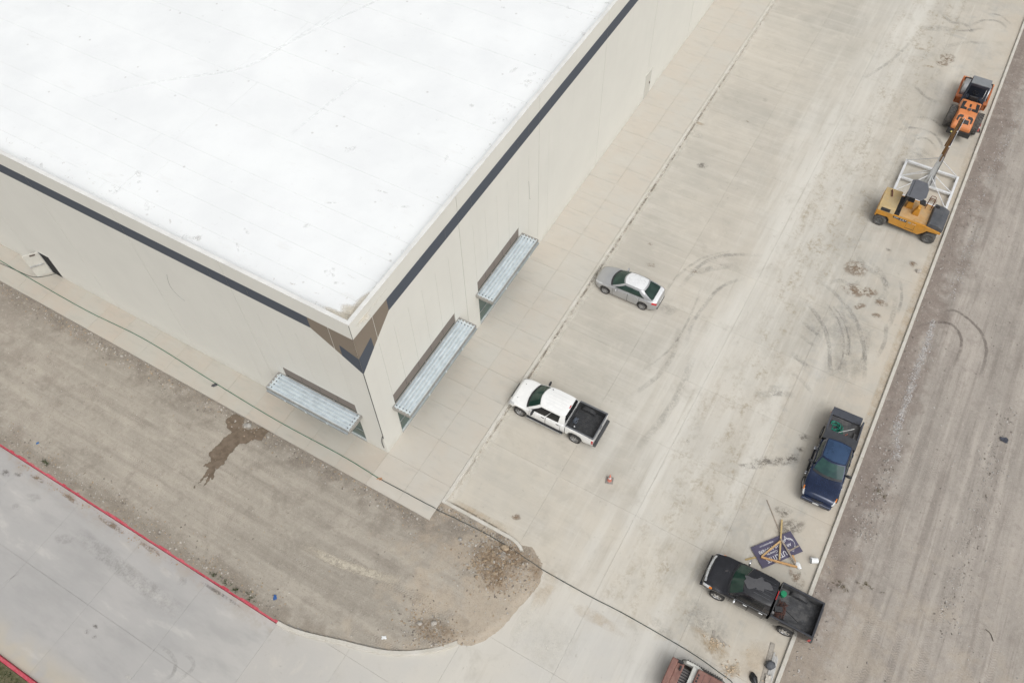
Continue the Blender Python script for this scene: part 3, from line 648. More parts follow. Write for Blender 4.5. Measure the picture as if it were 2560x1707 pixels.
def mat_roof():
    t = NT('white_roof_membrane'); p = t.pos(); x, y, z = t.sep(p); rnd = t.rnd()
    n = t.noise(p, 0.25, 5, 0.6); m = t.noise(t.map(p, (0.4, 1.4, 1)), 1.0, 6, 0.7); f = t.noise(p, 3.0, 6, 0.75)
    c = t.mix(t.ramp(n, 0.3, 0.7), (0.80, 0.815, 0.82, 1), (0.86, 0.875, 0.875, 1))
    c = t.mix(t.mul(t.ramp(m, 0.58, 0.78), 0.25), c, (0.62, 0.60, 0.57, 1))
    edge = t.math('MAXIMUM', t.ramp(x, -3.2, -0.3), t.ramp(y, 3.0, 0.4))
    sp = t.mul(t.ramp(f, 0.60, 0.68), t.add(t.mul(edge, 0.75), 0.10))
    c = t.mix(t.mul(sp, 0.7), c, (0.40, 0.37, 0.33, 1))
    spots = t.mul(t.ramp(t.voro(p, 1.4), 0.13, 0.06), t.ramp(t.sep(t.voro(p, 1.4, 'Color'))[0], 0.80, 0.84))
    c = t.mix(t.mul(spots, 0.45), c, (0.42, 0.40, 0.38, 1))
    return t.out(c, 0.55, 0, n, 0.1, 0.01, spec=0.35)
ROOFM = mat_roof()
MET_D = M('window_frame_metal', (0.42, 0.45, 0.45), 0.45, 0.6, var=0.05)
def mat_glass():
    t = NT('storefront_glass'); o = t.obj()
    c = t.mix(t.noise(o, 0.6, 2), (0.055, 0.095, 0.085, 1), (0.08, 0.13, 0.115, 1))
    return t.out(c, 0.06, 0, spec=0.6)
GLASS = mat_glass()

wh = thing('warehouse', 'large new cream concrete warehouse with flat white roof and charcoal stripe', 'building', (0, 0, 0))
# core behind the panels shows only as the joint colour
core = MB().box(BX + .3, -0.10, 0.10, BY - .3, -0.3, ROOF_Z - 0.3); core.build('core_wall', JOINT, wh)
def face(mb, side, a0, a1, z0, z1, d0, d1):
    """box on a facade: side 'E' spans y, side 'S' spans x; d = distance out from the wall plane"""
    if side == 'E': mb.box(d0, d1, a0, a1, z0, z1)
    else: mb.box(a0, a1, -d1, -d0, z0, z1)
T = -0.2
def panel(side, a0, a1, lines, open_=None, gap=0.016, gl=0.006):
    mb = MB(); face(mb, side, a0 + gap, a1 - gap, 9.08, H - 0.02, T, 0)
    full = sorted([a0 + gap - gl] + [c for c, k in lines] + [a1 - gap + gl])
    for p, q in zip(full[:-1], full[1:]):
        z0 = -0.12
        if open_ and p > open_[0] - 0.2 and q < open_[1] + 0.2: z0 = open_[2]
        face(mb, side, p + gl, q - gl, z0, 9.08, T, 0)
    return mb.build('wall_panel', CREAM, wh)
O1 = (1.48, 7.62, 4.2); O2 = (10.08, 14.93, 4.2); OS = (-6.28, -1.42, 4.2)
panel('E', 0.0, 8.84, [(1.48, 1), (2.71, 0), (3.95, 0), (5.17, 0), (6.40, 0), (7.62, 1)], O1)
panel('E', 8.84, 17.36, [(10.08, 1), (11.32, 0), (12.56, 0), (13.78, 0), (14.93, 1), (16.14, 1)], O2)
ej = [17.36, 25.86, 34.0, 42.2, 50.4, 58.6, 66.8, BY]
for k in range(len(ej) - 1): panel('E', ej[k], ej[k + 1], [(18.58, 1)] if k == 0 else [])
panel('S', -7.5, 0.0, [(-6.28, 1), (-5.07, 0), (-3.9, 0), (-2.68, 0), (-1.42, 1)], OS)
panel('S', -14.35, -7.5, [(-8.66, 1)])
for a, b in ((-21.1, -14.35), (-27.9, -21.1), (-34.7, -27.9), (-41.5, -34.7), (-48.3, -41.5), (BX, -48.3)):
    if a == -27.9:
        mb = MB(); g = 0.012; face(mb, 'S', a + g, -26.62, -0.12, H - .02, T, 0); face(mb, 'S', -26.62, -25.55, 2.13, H - .02, T, 0); face(mb, 'S', -25.55, b - g, -0.12, H - .02, T, 0); mb.build('wall_panel', CREAM, wh)
    else: panel('S', a, b, [])
MB().box(BX, BX + .25, 0, BY, -.3, H - .02).build('wall_panel', CREAM, wh); MB().box(BX, 0, BY, BY + .2, -.3, H - .02).build('wall_panel', CREAM, wh)
# painted stripe, 4 mm sheets, broken where the panel joints are
def paint(side, poly, mat, name='painted_stripe', d=0.004):
    vs = [(d, a, z) if side == 'E' else (a, -d, z) for a, z in poly]
    me = bpy.data.meshes.new(name); me.from_pydata(vs, [], [tuple(range(len(vs)))]); me.materials.append(mat); me.update(); return link_mesh(name, me, wh)
cut = [2.61, 7.62, 8.84, 10.08, 14.93, 16.14, 17.36, 18.58] + ej[1:]
for a, b in zip(cut[:-1], cut[1:]):
    g0 = 0.0 if a == 2.61 else 0.012; paint('E', [(a + g0, 10.42), (b - .012, 10.42), (b - .012, 11.29), (a + g0, 11.29)], BAND)
cut = [-2.61, -6.28, -7.5, -8.66, -14.35, -21.1, -27.9, -34.7, -41.5, -48.3, BX]
for a, b in zip(cut[:-1], cut[1:]):
    g0 = 0.0 if a == -2.61 else 0.012; paint('S', [(b + .012, 10.42), (a - g0, 10.42), (a - g0, 11.29), (b + .012, 11.29)], BAND)
paint('E', [(0.0, 8.40), (1.468, 9.55), (1.468, 11.29), (0.0, 11.29)], TAUPE, 'painted_chevron'); paint('E', [(1.492, 9.57), (2.61, 10.42), (2.61, 11.29), (1.492, 11.29)], TAUPE, 'painted_chevron')
paint('E', [(0.0, 8.39), (1.10, 9.26), (1.07, 10.15), (0.0, 9.70)], BAND, 'painted_chevron', 0.008)
paint('S', [(0.0, 8.40), (0.0, 11.29), (-1.408, 11.29), (-1.408, 9.50)], TAUPE, 'painted_chevron'); paint('S', [(-1.432, 9.52), (-1.432, 11.29), (-2.61, 11.29), (-2.61, 10.42)], TAUPE, 'painted_chevron')
paint('S', [(0.0, 8.39), (0.0, 9.70), (-1.03, 10.15), (-1.06, 9.23)], BAND, 'painted_chevron', 0.008)
for y in (7.62, 8.84, 10.08, 14.93, 16.14, 17.36, 18.58, 25.86, 34.0, 42.2, 50.4): MB().box(-.02, .001, y - .0125, y + .0125, 10.42, 11.29).build('joint_strip', JOINTD, wh)
for x in (-6.28, -7.5, -8.66, -14.35, -21.1, -27.9, -34.7): MB().box(x - .0125, x + .0125, -.001, .02, 10.42, 11.29).build('joint_strip', JOINTD, wh)
# open joint down the corner, and the cord hanging from it
MB().box(-0.012, 0.016, -0.016, 0.012, 1.75, 8.38).build('corner_joint', JOINTD, wh); MB().box(-0.006, 0.01, -0.01, 0.006, 11.3, H - .06).build('corner_joint', JOINTD, wh)
MB().tube(smooth_path([(-.02, -.02, 2.0), (-.14, -.03, 1.5), (-.2, -.03, 1.0), (-.16, -.03, .55)], 5), 0.022, 6).build('hanging_cord', JOINTD, wh)
for pts in ([(0.012, 16.13, 7.0), (.012, 16.2, 6.2), (.012, 16.22, 5.5), (.012, 16.35, 5.35)],): MB().tube(smooth_path(pts, 6), 0.008, 5).build('hanging_cord', M('grey_cord', (.36, .36, .34), .8), wh)
MB().tube(smooth_path([(-12.6, -.012, 8.3), (-12.9, -.012, 7.3), (-12.8, -.012, 6.6), (-12.3, -.012, 6.2)], 6), 0.008, 5).build('hanging_cord', M('grey_cord'), wh)
# parapet caps, one per panel
for a, b in zip([0.0, 8.84] + ej[:-1], [8.84] + ej):
    MB().box(-0.20, 0.012, a + .01 + (-.022 if a == 0 else 0), b - .01, H - .02, H).build('parapet_cap', COPE, wh, bev=.008, seg=1)
sx = [-.2, -7.5, -14.35, -21.1, -27.9, -34.7, -41.5, -48.3, BX]
for a, b in zip(sx[:-1], sx[1:]):
    MB().box(b + .01, a - .01 + (.008 if a == -.2 else 0), -0.012, .20, H - .02, H).build('parapet_cap', COPE, wh, bev=.008, seg=1)
for y in (8.84, 17.36, 25.86, 34.0, 42.2): MB().box(-.16, .016, y - .16, y + .16, H - .01, H + .012).build('cap_splice', COPE, wh, bev=.006, seg=1)
for x in (-7.5, -14.35, -21.1): MB().box(x - .16, x + .16, -.016, .16, H - .01, H + .012).build('cap_splice', COPE, wh, bev=.006, seg=1)
# roof: membrane sheets rolled out east-west, lapped
roof = MB().box(BX + .2, -.2, .2, BY, ROOF_Z - .2, ROOF_Z - .012).build('roof_deck', M('roof_seam', (.70, .70, .69), .8), wh)
ry = [.2, 1.55, 2.9, 4.22, 5.55, 8.4] + [8.4 + 2.87 * k for k in range(1, 23)]
for k in range(len(ry) - 1):
    for i, (a, b) in enumerate(((BX + .2, -34.0), (-34.0, -16.4 + (k % 3) * .9), (-16.4 + (k % 3) * .9, -.2))):
        MB().box(a + .008, b - .008, ry[k] + .009, ry[k + 1] - .009, ROOF_Z - .011, ROOF_Z + .003 * (k % 2)).build('roof_sheet', ROOFM, roof)
MK_ROOF = mat_mark('roof_silt', (.60, .55, .46, 1), 2.5, .30, .42, 1.0); MK_ROOFD = mat_mark('roof_scuff', (.50, .48, .46, 1), 3.5, .46, .58, .3)
MK_ROOFF = mat_mark('roof_footpath', (.72, .72, .71, 1), 3.0, .4, .6, .2)
for x, y, a, b, r in [(-.45, .9, .8, .5, 0), (-.35, 1.6, .45, .9, 0), (-.25, 2.5, .3, .8, 0), (-.9, .45, 1.0, .35, 0), (-.3, 3.5, .2, .8, 0), (-.25, 4.6, .15, .6, 0)]: blot('silt_patch', x, y, a, b, MK_ROOF, roof, r, ROOF_Z + .006)
rg = random.Random(4)
for k in range(46):
    x = -.4 - abs(rg.gauss(0, 3.2)); y = rg.uniform(1.0, 30)
    if k % 3 == 0: x = rg.uniform(-22, -.5); y = .5 + abs(rg.gauss(0, 1.3))
    blot('scuff', x, y, rg.uniform(.08, .4), rg.uniform(.05, .22), MK_ROOFD, roof, rg.uniform(0, 3), ROOF_Z + .006)
for pts in ([(-14.5, 19.3), (-15.3, 14.6), (-16.2, 11.7), (-19.5, 8.6), (-22.2, 5.4)], [(-9.6, 14.5), (-9.9, 12.4), (-10.3, 8.8)], [(-12.5, 22), (-14.3, 17.5), (-15.6, 13.6)]): streak('scuff', pts, .22, MK_ROOFF, roof, ROOF_Z + .006)
# storefronts under the canopies
def storefront(side, a0, a1):
    d = -0.10; st = MB()
    face(st, side, a0, a1, 3.35, 4.2, -.06, -.045); sf = st.build('storefront', M('taupe_fascia', (.225, .19, .165), .7, var=.05), wh)
    n = max(3, round((a1 - a0) / 1.5)); w = (a1 - a0) / n
    for k in range(n):
        for z0, z1 in ((0.14, 1.05), (1.10, 3.33)):
            m = MB(); face(m, side, a0 + k * w + .03, a0 + (k + 1) * w - .03, z0, z1, d, d + .012); m.build('pane', GLASS, sf)
        m = MB(); face(m, side, a0 + k * w + .03, a0 + (k + 1) * w - .03, 1.05, 1.10, d - .03, d + .05); m.build('transom', MET_D, sf)
    for k in range(n + 1):
        c = min(max(a0 + k * w, a0 + .03), a1 - .03); m = MB(); face(m, side, c - .028, c + .028, .14, 3.345, d - .04, d + .055); m.build('mullion', MET_D, sf)
    m = MB(); face(m, side, a0, a1, -.02, .138, d - .04, d + .09); m.build('sill', M('pale_sill', (.55, .58, .58), .6, .2), sf)
    for c in ([a0 + (a1 - a0) * q / 5 for q in (1, 2, 3, 4)] if side == 'E' else [a0 + (a1 - a0) * q / 4 for q in (1, 2, 3)]):
        m = MB(); face(m, side, c - .008, c + .008, 3.5, 4.2, -.046, -.042); m.build('fascia_joint', JOINTD, sf)
storefront('E', O1[0], O1[1]); storefront('E', O2[0], O2[1]); storefront('S', OS[0], OS[1])
# galvanised canopies: five-rib deck, channels, drain holes
def mat_galv():
    t = NT('galvanised_deck'); o = t.obj()
    n = t.noise(o, 2.0, 6, .7); f = t.voro(o, 30, 'Color'); g = t.sep(f)[0]
    c = t.mix(t.ramp(n, .3, .7), (.60, .66, .69, 1), (.74, .79, .81, 1)); c = t.mix(t.mul(g, .2), c, (.8, .84, .86, 1))
    c = t.mix(t.mul(t.ramp(t.noise(o, 6, 6, .75), .58, .7), .4), c, (.40, .39, .37, 1))
    return t.out(c, t.ramp(n, .3, .7, .35, .55), .45, spec=.5)
GALV = mat_galv(); VALLEY_TINT = M('galvanised_sky_tint', (.52, .585, .63), .45, .35, var=.14, scale=4); CHAN = M('canopy_channel', (.40, .385, .36), .5, .5, var=.2, scale=6); GALV2 = M('gutter_metal', (.42, .46, .48), .4, .6, var=.1)
def canopy(side, a0, a1):
    dep = 1.16; z = 3.30; mb = MB(); ribs = 5; pitch = (dep - .10) / ribs; prof = []
    for k in range(ribs):
        d = .05 + k * pitch; prof += [(d, z), (d + pitch * .62, z), (d + pitch * .70, z + .055), (d + pitch * .92, z + .055)]
    prof.append((dep - .05, z)); prof += [(dep - .05, z - .02), (.05, z - .02)]
    n = len(prof)
    if side == 'E': vs = [(d, a, zz) for a in (a0 + .06, a1 - .06) for d, zz in prof]
    else: vs = [(a, -d, zz) for a in (a0 + .06, a1 - .06) for d, zz in prof]
    mb.add(vs, [tuple(range(n)), tuple(range(n, 2 * n))[::-1]] + [(i, n + i, n + (i + 1) % n, (i + 1) % n) for i in range(n)])
    cp = mb.build('canopy', GALV, wh)
    for k in range(ribs):
        d = .05 + k * pitch; m = MB(); face(m, side, a0 + .2, a1 - .2, z + .0005, z + .004, d + .012, d + pitch * .60); m.build('valley_tint_strip', VALLEY_TINT, cp)  # added strips: reflection in the valleys painted as a darker, bluer tone
    for a in (a0, a1 - .06):
        m = MB(); face(m, side, a, a + .06, z - .16, z + .07, .01, dep); m.build('end_channel', CHAN, cp, bev=.008, seg=1)
        q = a + (.075 if a == a0 else -.055); m = MB()
        for k in range(5):
            d = .05 + pitch * (k + .31); face(m, side, q - .0, q + .04, z + .002, z + .02, d - .09, d + .09)
        m.build('end_closure', CHAN, cp)
    m = MB(); face(m, side, a0 + .06, a1 - .06, z - .16, z + .02, dep - .045, dep); m.build('front_channel', CHAN, cp, bev=.006, seg=1)
    m = MB(); face(m, side, a0 + .1, a1 - .1, z - .17, z - .07, dep + .004, dep + .11); m.build('gutter', GALV2, cp, bev=.01, seg=1)
    m = MB(); face(m, side, a0 + .06, a1 - .06, z - .12, z + .05, .004, .045); m.build('wall_channel', CHAN, cp)
    nb = 4
    for k in range(1, nb):
        c = a0 + (a1 - a0) * k / nb; m = MB(); face(m, side, c - .03, c + .03, z - .14, z - .021, .046, dep - .046); m.build('joist', CHAN, cp)
        m = MB(); face(m, side, c - .05, c + .05, z - .13, z - .02, dep + .111, dep + .14); m.build('gutter_bracket', GALV, cp)
    for a in (a0 + .26, a1 - .26):
        for k in range(5):
            d = .05 + pitch * (k + .31); b = MB()
            p = (d, a) if side == 'E' else (a, -d); b.cyl((p[0], p[1], z + .0045), (p[0], p[1], z + .014), .034, 10); b.build('drain_hole', JOINTD, cp)
canopy('E', 1.18, 7.97); canopy('E', 9.77, 15.29); canopy('S', -6.73, -1.10)
# open door in the south wall
PAINTW = M('door_paint', (.60, .585, .53), .5, var=.04)
dr = MB().box(-26.62, -26.57, -.012, .12, -.02, 2.13).box(-25.60, -25.55, -.012, .12, -.02, 2.13).box(-26.57, -25.60, -.012, .12, 2.08, 2.13).build('door', M('door_frame', (.55, .55, .53), .5), wh)
MB().box(-26.57, -25.6, .02, .5, -.02, 2.08).build('doorway', M('dark_interior', (.02, .02, .022), .9), dr)
lm = Matrix.Translation((-26.57, -.01, 0)) @ Matrix.Rotation(R(-127), 4, 'Z')
MB().box(0, .95, -.022, .022, 0.015, 2.06, lm).build('leaf', PAINTW, dr, bev=.004, seg=1)
MB().box(.10, .86, .03, .085, .98, 1.05, lm).box(.86, .93, .022, .09, .93, 1.1, lm).build('push_bar', M('steel_bar', (.6, .61, .62), .35, .8), dr, bev=.008)
MB().box(.22, .55, .023, .075, 1.9, 1.98, lm).build('door_closer', M('bronze_closer', (.14, .11, .095), .5, .5), dr, bev=.006)
MB().box(-26.4, -25.75, .1, .16, .0, 1.9).build('strip_light', M('inner_grey', (.3, .31, .34), .5), dr)
# closed door in the east wall
d2 = MB().box(-.05, .012, 33.80, 33.85, -.02, 2.12).box(-.05, .012, 34.78, 34.83, -.02, 2.12).box(-.05, .02, 33.85, 34.78, 2.06, 2.12).build('door', M('door_frame'), wh)
MB().box(-.03, .006, 33.858, 34.772, .012, 2.052).build('leaf', PAINTW, d2); MB().box(.007, .05, 34.62, 34.70, .95, 1.1).build('handle', M('bronze_closer'), d2)
MB().box(-.03, .03, 33.7, 34.95, 2.15, 2.2).build('drip_cap', PAINTW, d2)

# ================================================================ road vehicles
def paintm(name, col=None, metal=0.0, rough=0.28, var=0.03, dust=0.0):
    return M(name, col, rough, metal, var=var, scale=2.0, coat=0.6, dust=dust)
BLACKP = M('black_plastic', (.025, .026, .03), .55, var=.1); TYRE = M('tyre_rubber', (.03, .03, .031), .85, var=.25, scale=8, dust=.25, dustcol=(.2, .18, .15, 1))
def carglass(name, a, b):
    t = NT(name); o = t.obj(); c = t.mix(t.ramp(t.noise(o, 1.6, 2, .5), .35, .65), a + (1,), b + (1,)); return t.out(c, .05, 0, spec=.38)
CGLASS = carglass('car_glass', (.018, .035, .03), (.03, .055, .046)); WGLASS = carglass('windshield_glass', (.018, .045, .034), (.034, .072, .055)); DGLASS = carglass('tinted_glass', (.012, .013, .014), (.022, .022, .023))
CHROME = M('chrome', (.75, .76, .78), .14, 1.0, var=.03); ALLOY = M('alloy_rim', (.5, .5, .51), .35, .75, var=.1); REDL = M('red_lamp', (.5, .02, .025), .25, var=.1, coat=.5); AMBER = M('amber_lamp', (.75, .22, .02), .25, var=.08, coat=.5); CLEARL = M('clear_lamp', (.72, .73, .74), .15, .3, var=.05, coat=.5); UNDER = M('underbody', (.012, .012, .012), .9)

def wheel(parent, x, y, r, w, sgn, style, steer=0.0, rim=ALLOY):
    rr = r * (0.66 if style != 'sedan' else 0.68); h = w / 2
    prof = [(rr, -h * .8), (r * .86, -h), (r * .96, -h * .86), (r, -h * .45), (r, h * .45), (r * .96, h * .86), (r * .86, h), (rr, h * .8), (rr * .94, h * .2), (rr * .94, -h * .2), (rr, -h * .8)]
    wo = MB().lathe_y(prof, (0, 0, 0), 28).build('wheel', TYRE, parent, smooth=40)
    wo.location = (x, y, r); wo.rotation_euler = (0, 0, steer)
    d = h * .62 * sgn; b = MB()
    pr = [(rr * .99, d * 1.25), (rr * .9, d * 1.2), (rr * .86, d * .6)]
    b.lathe_y(pr, (0, 0, 0), 28)
    n = {'sedan': 10, 'truck': 7, 'six': 6}.get(style, 6); wd = {'sedan': .16, 'truck': .24, 'six': .34}.get(style, .3) * rr
    for k in range(n):
        t = 2 * math.pi * k / n + .2; c, s_ = math.cos(t), math.sin(t); m = Matrix(((c, 0, -s_, 0), (0, 1, 0, 0), (s_, 0, c, 0), (0, 0, 0, 1)))
        b.box(rr * .16, rr * .92, min(d * .85, d * 1.1), max(d * .85, d * 1.1), -wd / 2, wd / 2, m)
    b.cyl((0, d * .7, 0), (0, d * 1.2, 0), rr * .22, 14); b.build('rim', rim, wo)
    MB().cyl((0, d * .15, 0), (0, d * .5, 0), rr * .93, 24).build('brake_disc', UNDER, wo)
    return wo

class Body:
    """lower body as a loft of half-sections along x (0 = nose, increasing to the tail)"""
    def __init__(s, hw, zb, zs, zc, arches, zhub):
        s.hw, s.zb0, s.zs, s.zc = hermite(hw), hermite(zb), hermite(zs), hermite(zc); s.ar = arches; s.zh = zhub
    def zb(s, x):
        z = s.zb0(x)
        for c, r in s.ar:
            if abs(x - c) < r: z = max(z, s.zh + math.sqrt(r * r - (x - c) ** 2))
        return z
    def sect(s, x):
        w, b, t, c = s.hw(x), s.zb(x), s.zs(x), s.zc(x); h = max(.03, t - b)
        return [(0, b), (w * .90, b), (w * .972, b + .22 * h), (w * .995, b + .55 * h), (w * .985, b + .82 * h), (w * .945, b + .965 * h), (w * .86, t + .25 * (c - t)), (w * .45, t + .85 * (c - t)), (0, c)]
    def P(s, x, t, sg=1):
        q = s.sect(x); i = min(int(t), len(q) - 2); f = t - i
        y = q[i][0] * (1 - f) + q[i + 1][0] * f; z = q[i][1] * (1 - f) + q[i + 1][1] * f
        return Vector((x, y * sg, z))
    def stations(s, x0, x1, n=46):
        xs = [x0 + (x1 - x0) * i / n for i in range(n + 1)]
        for c, r in s.ar: xs += [c - r - .001, c + r + .001] + [c + r * math.cos(math.pi * k / 12) * .999 for k in range(13)]
        return sorted(set(round(v, 4) for v in xs if x0 <= v <= x1))
    def mesh(s, x0, x1):
        xs = s.stations(x0, x1); b = MB(); n = 9
        for x in xs:
            q = s.sect(x); ring = [(x, y, z) for y, z in q] + [(x, -y, z) for y, z in q[-2:0:-1]]; b.v += [Vector(p) for p in ring]
        m = 2 * n - 2
        for i in range(len(xs) - 1):
            for j in range(m): k = i * m; b.f.append((k + j, k + (j + 1) % m, k + m + (j + 1) % m, k + m + j))
        b.f.append(tuple(range(m))); b.f.append(tuple(range((len(xs) - 1) * m, len(xs) * m))[::-1])
        return b
    def patch(s, x0, x1, t0, t1, off, sg=1, nu=14, nv=16):
        def fn(u, v):
            x = x0 + (x1 - x0) * u; t = t0 + (t1 - t0) * v; e = .004
            p = s.P(x, t, sg); du = s.P(x + e, t, sg) - s.P(x - e, t, sg); dv = s.P(x, min(8, t + .02), sg) - s.P(x, max(0, t - .02), sg)
            n = du.cross(dv)
            if n.length < 1e-9: return p
            n.normalize()
            if n.y * sg < 0 and abs(n.y) > abs(n.z): n = -n
            elif abs(n.z) >= abs(n.y) and n.z < 0: n = -n
            return p + n * off
        return MB().grid(fn, nu, nv)

class Cabin:
    def __init__(s, **k): s.__dict__.update(k)
    def side(s, a, v, sg=1):
        x = (s.xb0 + (s.xr0 - s.xb0) * v) * (1 - a) + (s.xb1 + (s.xr1 - s.xb1) * v) * a
        z0 = s.zb0 + (s.zb1 - s.zb0) * a; zr = s.zr - s.drop * (2 * a - 1) ** 2; z = z0 + (zr - z0) * v
        y = s.yb + (s.yr - s.yb) * v + .035 * math.sin(math.pi * v); y *= 1 - s.tap * (2 * a - 1) ** 4
        return Vector((x, y * sg, z))
    def front(s, u, v):
        p = s.side(0, v, 1); q = 1 - u * u; return Vector((p.x - s.bf * q, p.y * u, p.z + s.cr * q * v))
    def back(s, u, v):
        p = s.side(1, v, 1); q = 1 - u * u; return Vector((p.x + s.bb * q, p.y * u, p.z + s.cr * q * v))
    def roof(s, u, a):
        p = s.side(a, 1, 1); q = 1 - u * u; return Vector((p.x - s.bf * q * (1 - a) + s.bb * q * a, p.y * u, p.z + s.cr * q * (1 + .25 * math.sin(math.pi * a))))
    def shell(s):
        b = MB(); b.grid(lambda i, j: s.front(2 * i - 1, j), 14, 6); b.grid(lambda i, j: s.back(2 * i - 1, j), 14, 6)
        b.grid(lambda i, j: s.roof(2 * i - 1, j), 14, 14)
        for sg in (1, -1): b.grid(lambda i, j: s.side(i, j, sg), 14, 6)
        return b
    def patch(s, fn, u0, u1, v0, v1, off, nu=12, nv=6, cu=0.0):
        c = Vector(((s.xb0 + s.xb1) / 2, 0, s.zb0 - .2))
        def g(i, j):
            v = v0 + (v1 - v0) * j; w = cu * v
            u = (u0 + w) + ((u1 - w) - (u0 + w)) * i; e = .004; p = fn(u, v); n = (fn(u + e, v) - fn(u - e, v)).cross(fn(u, v + e) - fn(u, v - e)); n.normalize()
            if n.dot(p - c) < 0: n = -n
            return p + n * off
        return MB().grid(g, nu, nv)

def mirror(parent, x, y, z, sg, mat, big=1.0):
    b = MB().lathe_z([(.001, -.09 * big), (.06, -.085 * big), (.085, -.02), (.08, .06 * big), (.04, .095 * big), (.001, .1 * big)], (0, 0, 0), 12)
    for v in b.v: v.x *= .75; v.y *= 1.5 * big
    k = MB().beam((.03, -.02 * sg, -.05), (.02, -.19 * sg * big, -.07), .05, .04)
    o = b.build('mirror', mat, parent, smooth=50); o.location = (x, y + sg * .12, z)
    k.build('mirror_arm', BLACKP, o)
    return o
def shellobj(c, paint, root): return c.shell().build('cabin', paint, root, smooth=28)
def windows(c, root, spans, glass, wsg, rear=True, ws=(.06, .93), rg=(.1, .9), ru=.9):
    pn = c.patch(c.front, -.95, .95, ws[0], ws[1], .006, cu=.03).build('windshield', wsg, root, smooth=30)
    c.patch(c.front, -.97, .97, -.02, .13, .012).build('wiper_cowl', BLACKP, pn, smooth=30)
    for u in (-.55, .25):
        a = c.front(u, .06); b = c.front(u + .42, .16); a.x -= .02; b.x -= .02; a.z += .015; b.z += .015; MB().beam(a, b, .02, .015).build('wiper', BLACKP, pn)
    if rear: c.patch(c.back, -ru, ru, rg[0], rg[1], .006, cu=.03).build('rear_window', glass, root, smooth=30)
    for sg in (1, -1):
        for a0, a1, v0, v1, sh in spans:
            def f(a, v, sg=sg, sh=sh): return c.side(a + sh * v, v, sg)
            c.patch(f, a0, a1, v0, v1, .006).build('side_window', glass, root, smooth=30)
def doors(B, root, spans, paint, hmat, t0=1.15, t1=5.0):
    for sg in (1, -1):
        for x0, x1 in spans:
            d = B.patch(x0, x1, t0, t1, .010, sg).build('door', paint, root, smooth=40)
            p = B.P(x1 - .16, 4.35, sg); MB().box(p.x - .10, p.x + .10, p.y - .03, p.y + .03, p.z - .02, p.z + .02).build('handle', hmat, d, bev=.012)
            for x in (x0, x1):
                B.patch(x - .007, x + .007, t0, t1, .014, sg, 1, 16).build('door_gap', UNDER, d)

# ---------------------------------------------------------------- silver sedan
sed = thing('sedan_car', 'silver four-door sedan parked nose to the building sidewalk', 'car', (4.70, 16.87, L))
SILV = paintm('silver_paint', (.45, .455, .465), .5, .36)
B = Body([(0, .34), (.04, .50), (.14, .63), (.32, .73), (.6, .80), (.95, .835), (2.2, .845), (3.4, .84), (3.95, .80), (4.2, .73), (4.3, .62), (4.34, .5)],
  [(0, .30), (.2, .2), (.6, .18), (3.7, .18), (4.1, .26), (4.34, .36)],
  [(0, .55), (.06, .66), (.3, .76), (.8, .86), (1.25, .94), (2.5, .97), (3.6, 1.0), (4.1, .98), (4.25, .92), (4.34, .74)],
  [(0, .58), (.06, .70), (.3, .83), (.75, .93), (1.05, .94), (1.35, .94), (2.5, .99), (3.6, 1.03), (3.85, 1.07), (4.15, 1.06), (4.27, .98), (4.34, .76)], [(.86, .36), (3.42, .36)], .31)
B.mesh(0, 4.34).build('body', SILV, sed, smooth=32)
c = Cabin(xb0=1.22, xr0=2.06, xr1=3.22, xb1=3.95, zb0=.95, zb1=1.02, zr=1.43, drop=.03, yb=.76, yr=.545, cr=.05, bf=.20, bb=.10, tap=.07)
shellobj(c, SILV, sed); windows(c, sed, [(.06, .43, .10, .86, .05), (.455, .86, .10, .84, -.10)], CGLASS, WGLASS, True, (.05, .95), (.05, .93))
doors(B, sed, [(1.38, 2.38), (2.39, 3.16)], SILV, CHROME)
MB().grid(lambda i, j: c.roof((2 * i - 1) * .9, .03 + .94 * j) + Vector((0, 0, .014)), 14, 14).build('roof_panel', paintm('silver_sky_sheen', (.80, .81, .82), .15, .3), sed, smooth=30)  # roof in whitened silver: the sky's reflection is put into the paint
for sg in (1, -1):
    mirror(sed, 1.62, sg * .80, .98, sg, SILV)
    B.patch(.10, .62, 4.3, 5.6, .014, sg, 8, 4).build('headlight', CLEARL, sed, smooth=40); B.patch(3.98, 4.27, 4.0, 5.3, .014, sg, 8, 4).build('tail_light', REDL, sed, smooth=40)
    wheel(sed, .86, sg * .74, .31, .2, sg, 'sedan'); wheel(sed, 3.42, sg * .74, .31, .2, sg, 'sedan')
B.patch(.16, 1.2, 6.05, 8, .012, 1, 8, 6).build('hood', SILV, sed, smooth=30); B.patch(.16, 1.2, 6.05, 8, .012, -1, 8, 6).build('hood', SILV, sed, smooth=30)
for sg in (1, -1): B.patch(4.0, 4.24, 6.0, 8, .012, sg, 6, 6).build('trunk_lid', paintm('silver_sky_sheen'), sed, smooth=30)  # lid shares the roof's painted-in sky brightness
MB().box(4.335, 4.35, -.26, .26, .62, .74).build('number_plate', M('plate_white', (.7, .7, .68), .5), sed); MB().box(-.012, 0.02, -.38, .38, .3, .5).build('grille', BLACKP, sed, bev=.01); MB().box(4.30, 4.352, -.55, .55, .30, .42).build('rear_valance', BLACKP, sed, bev=.015)
MB().box(.9, 3.4, -.66, .66, .14, .2).build('underbody', UNDER, sed)

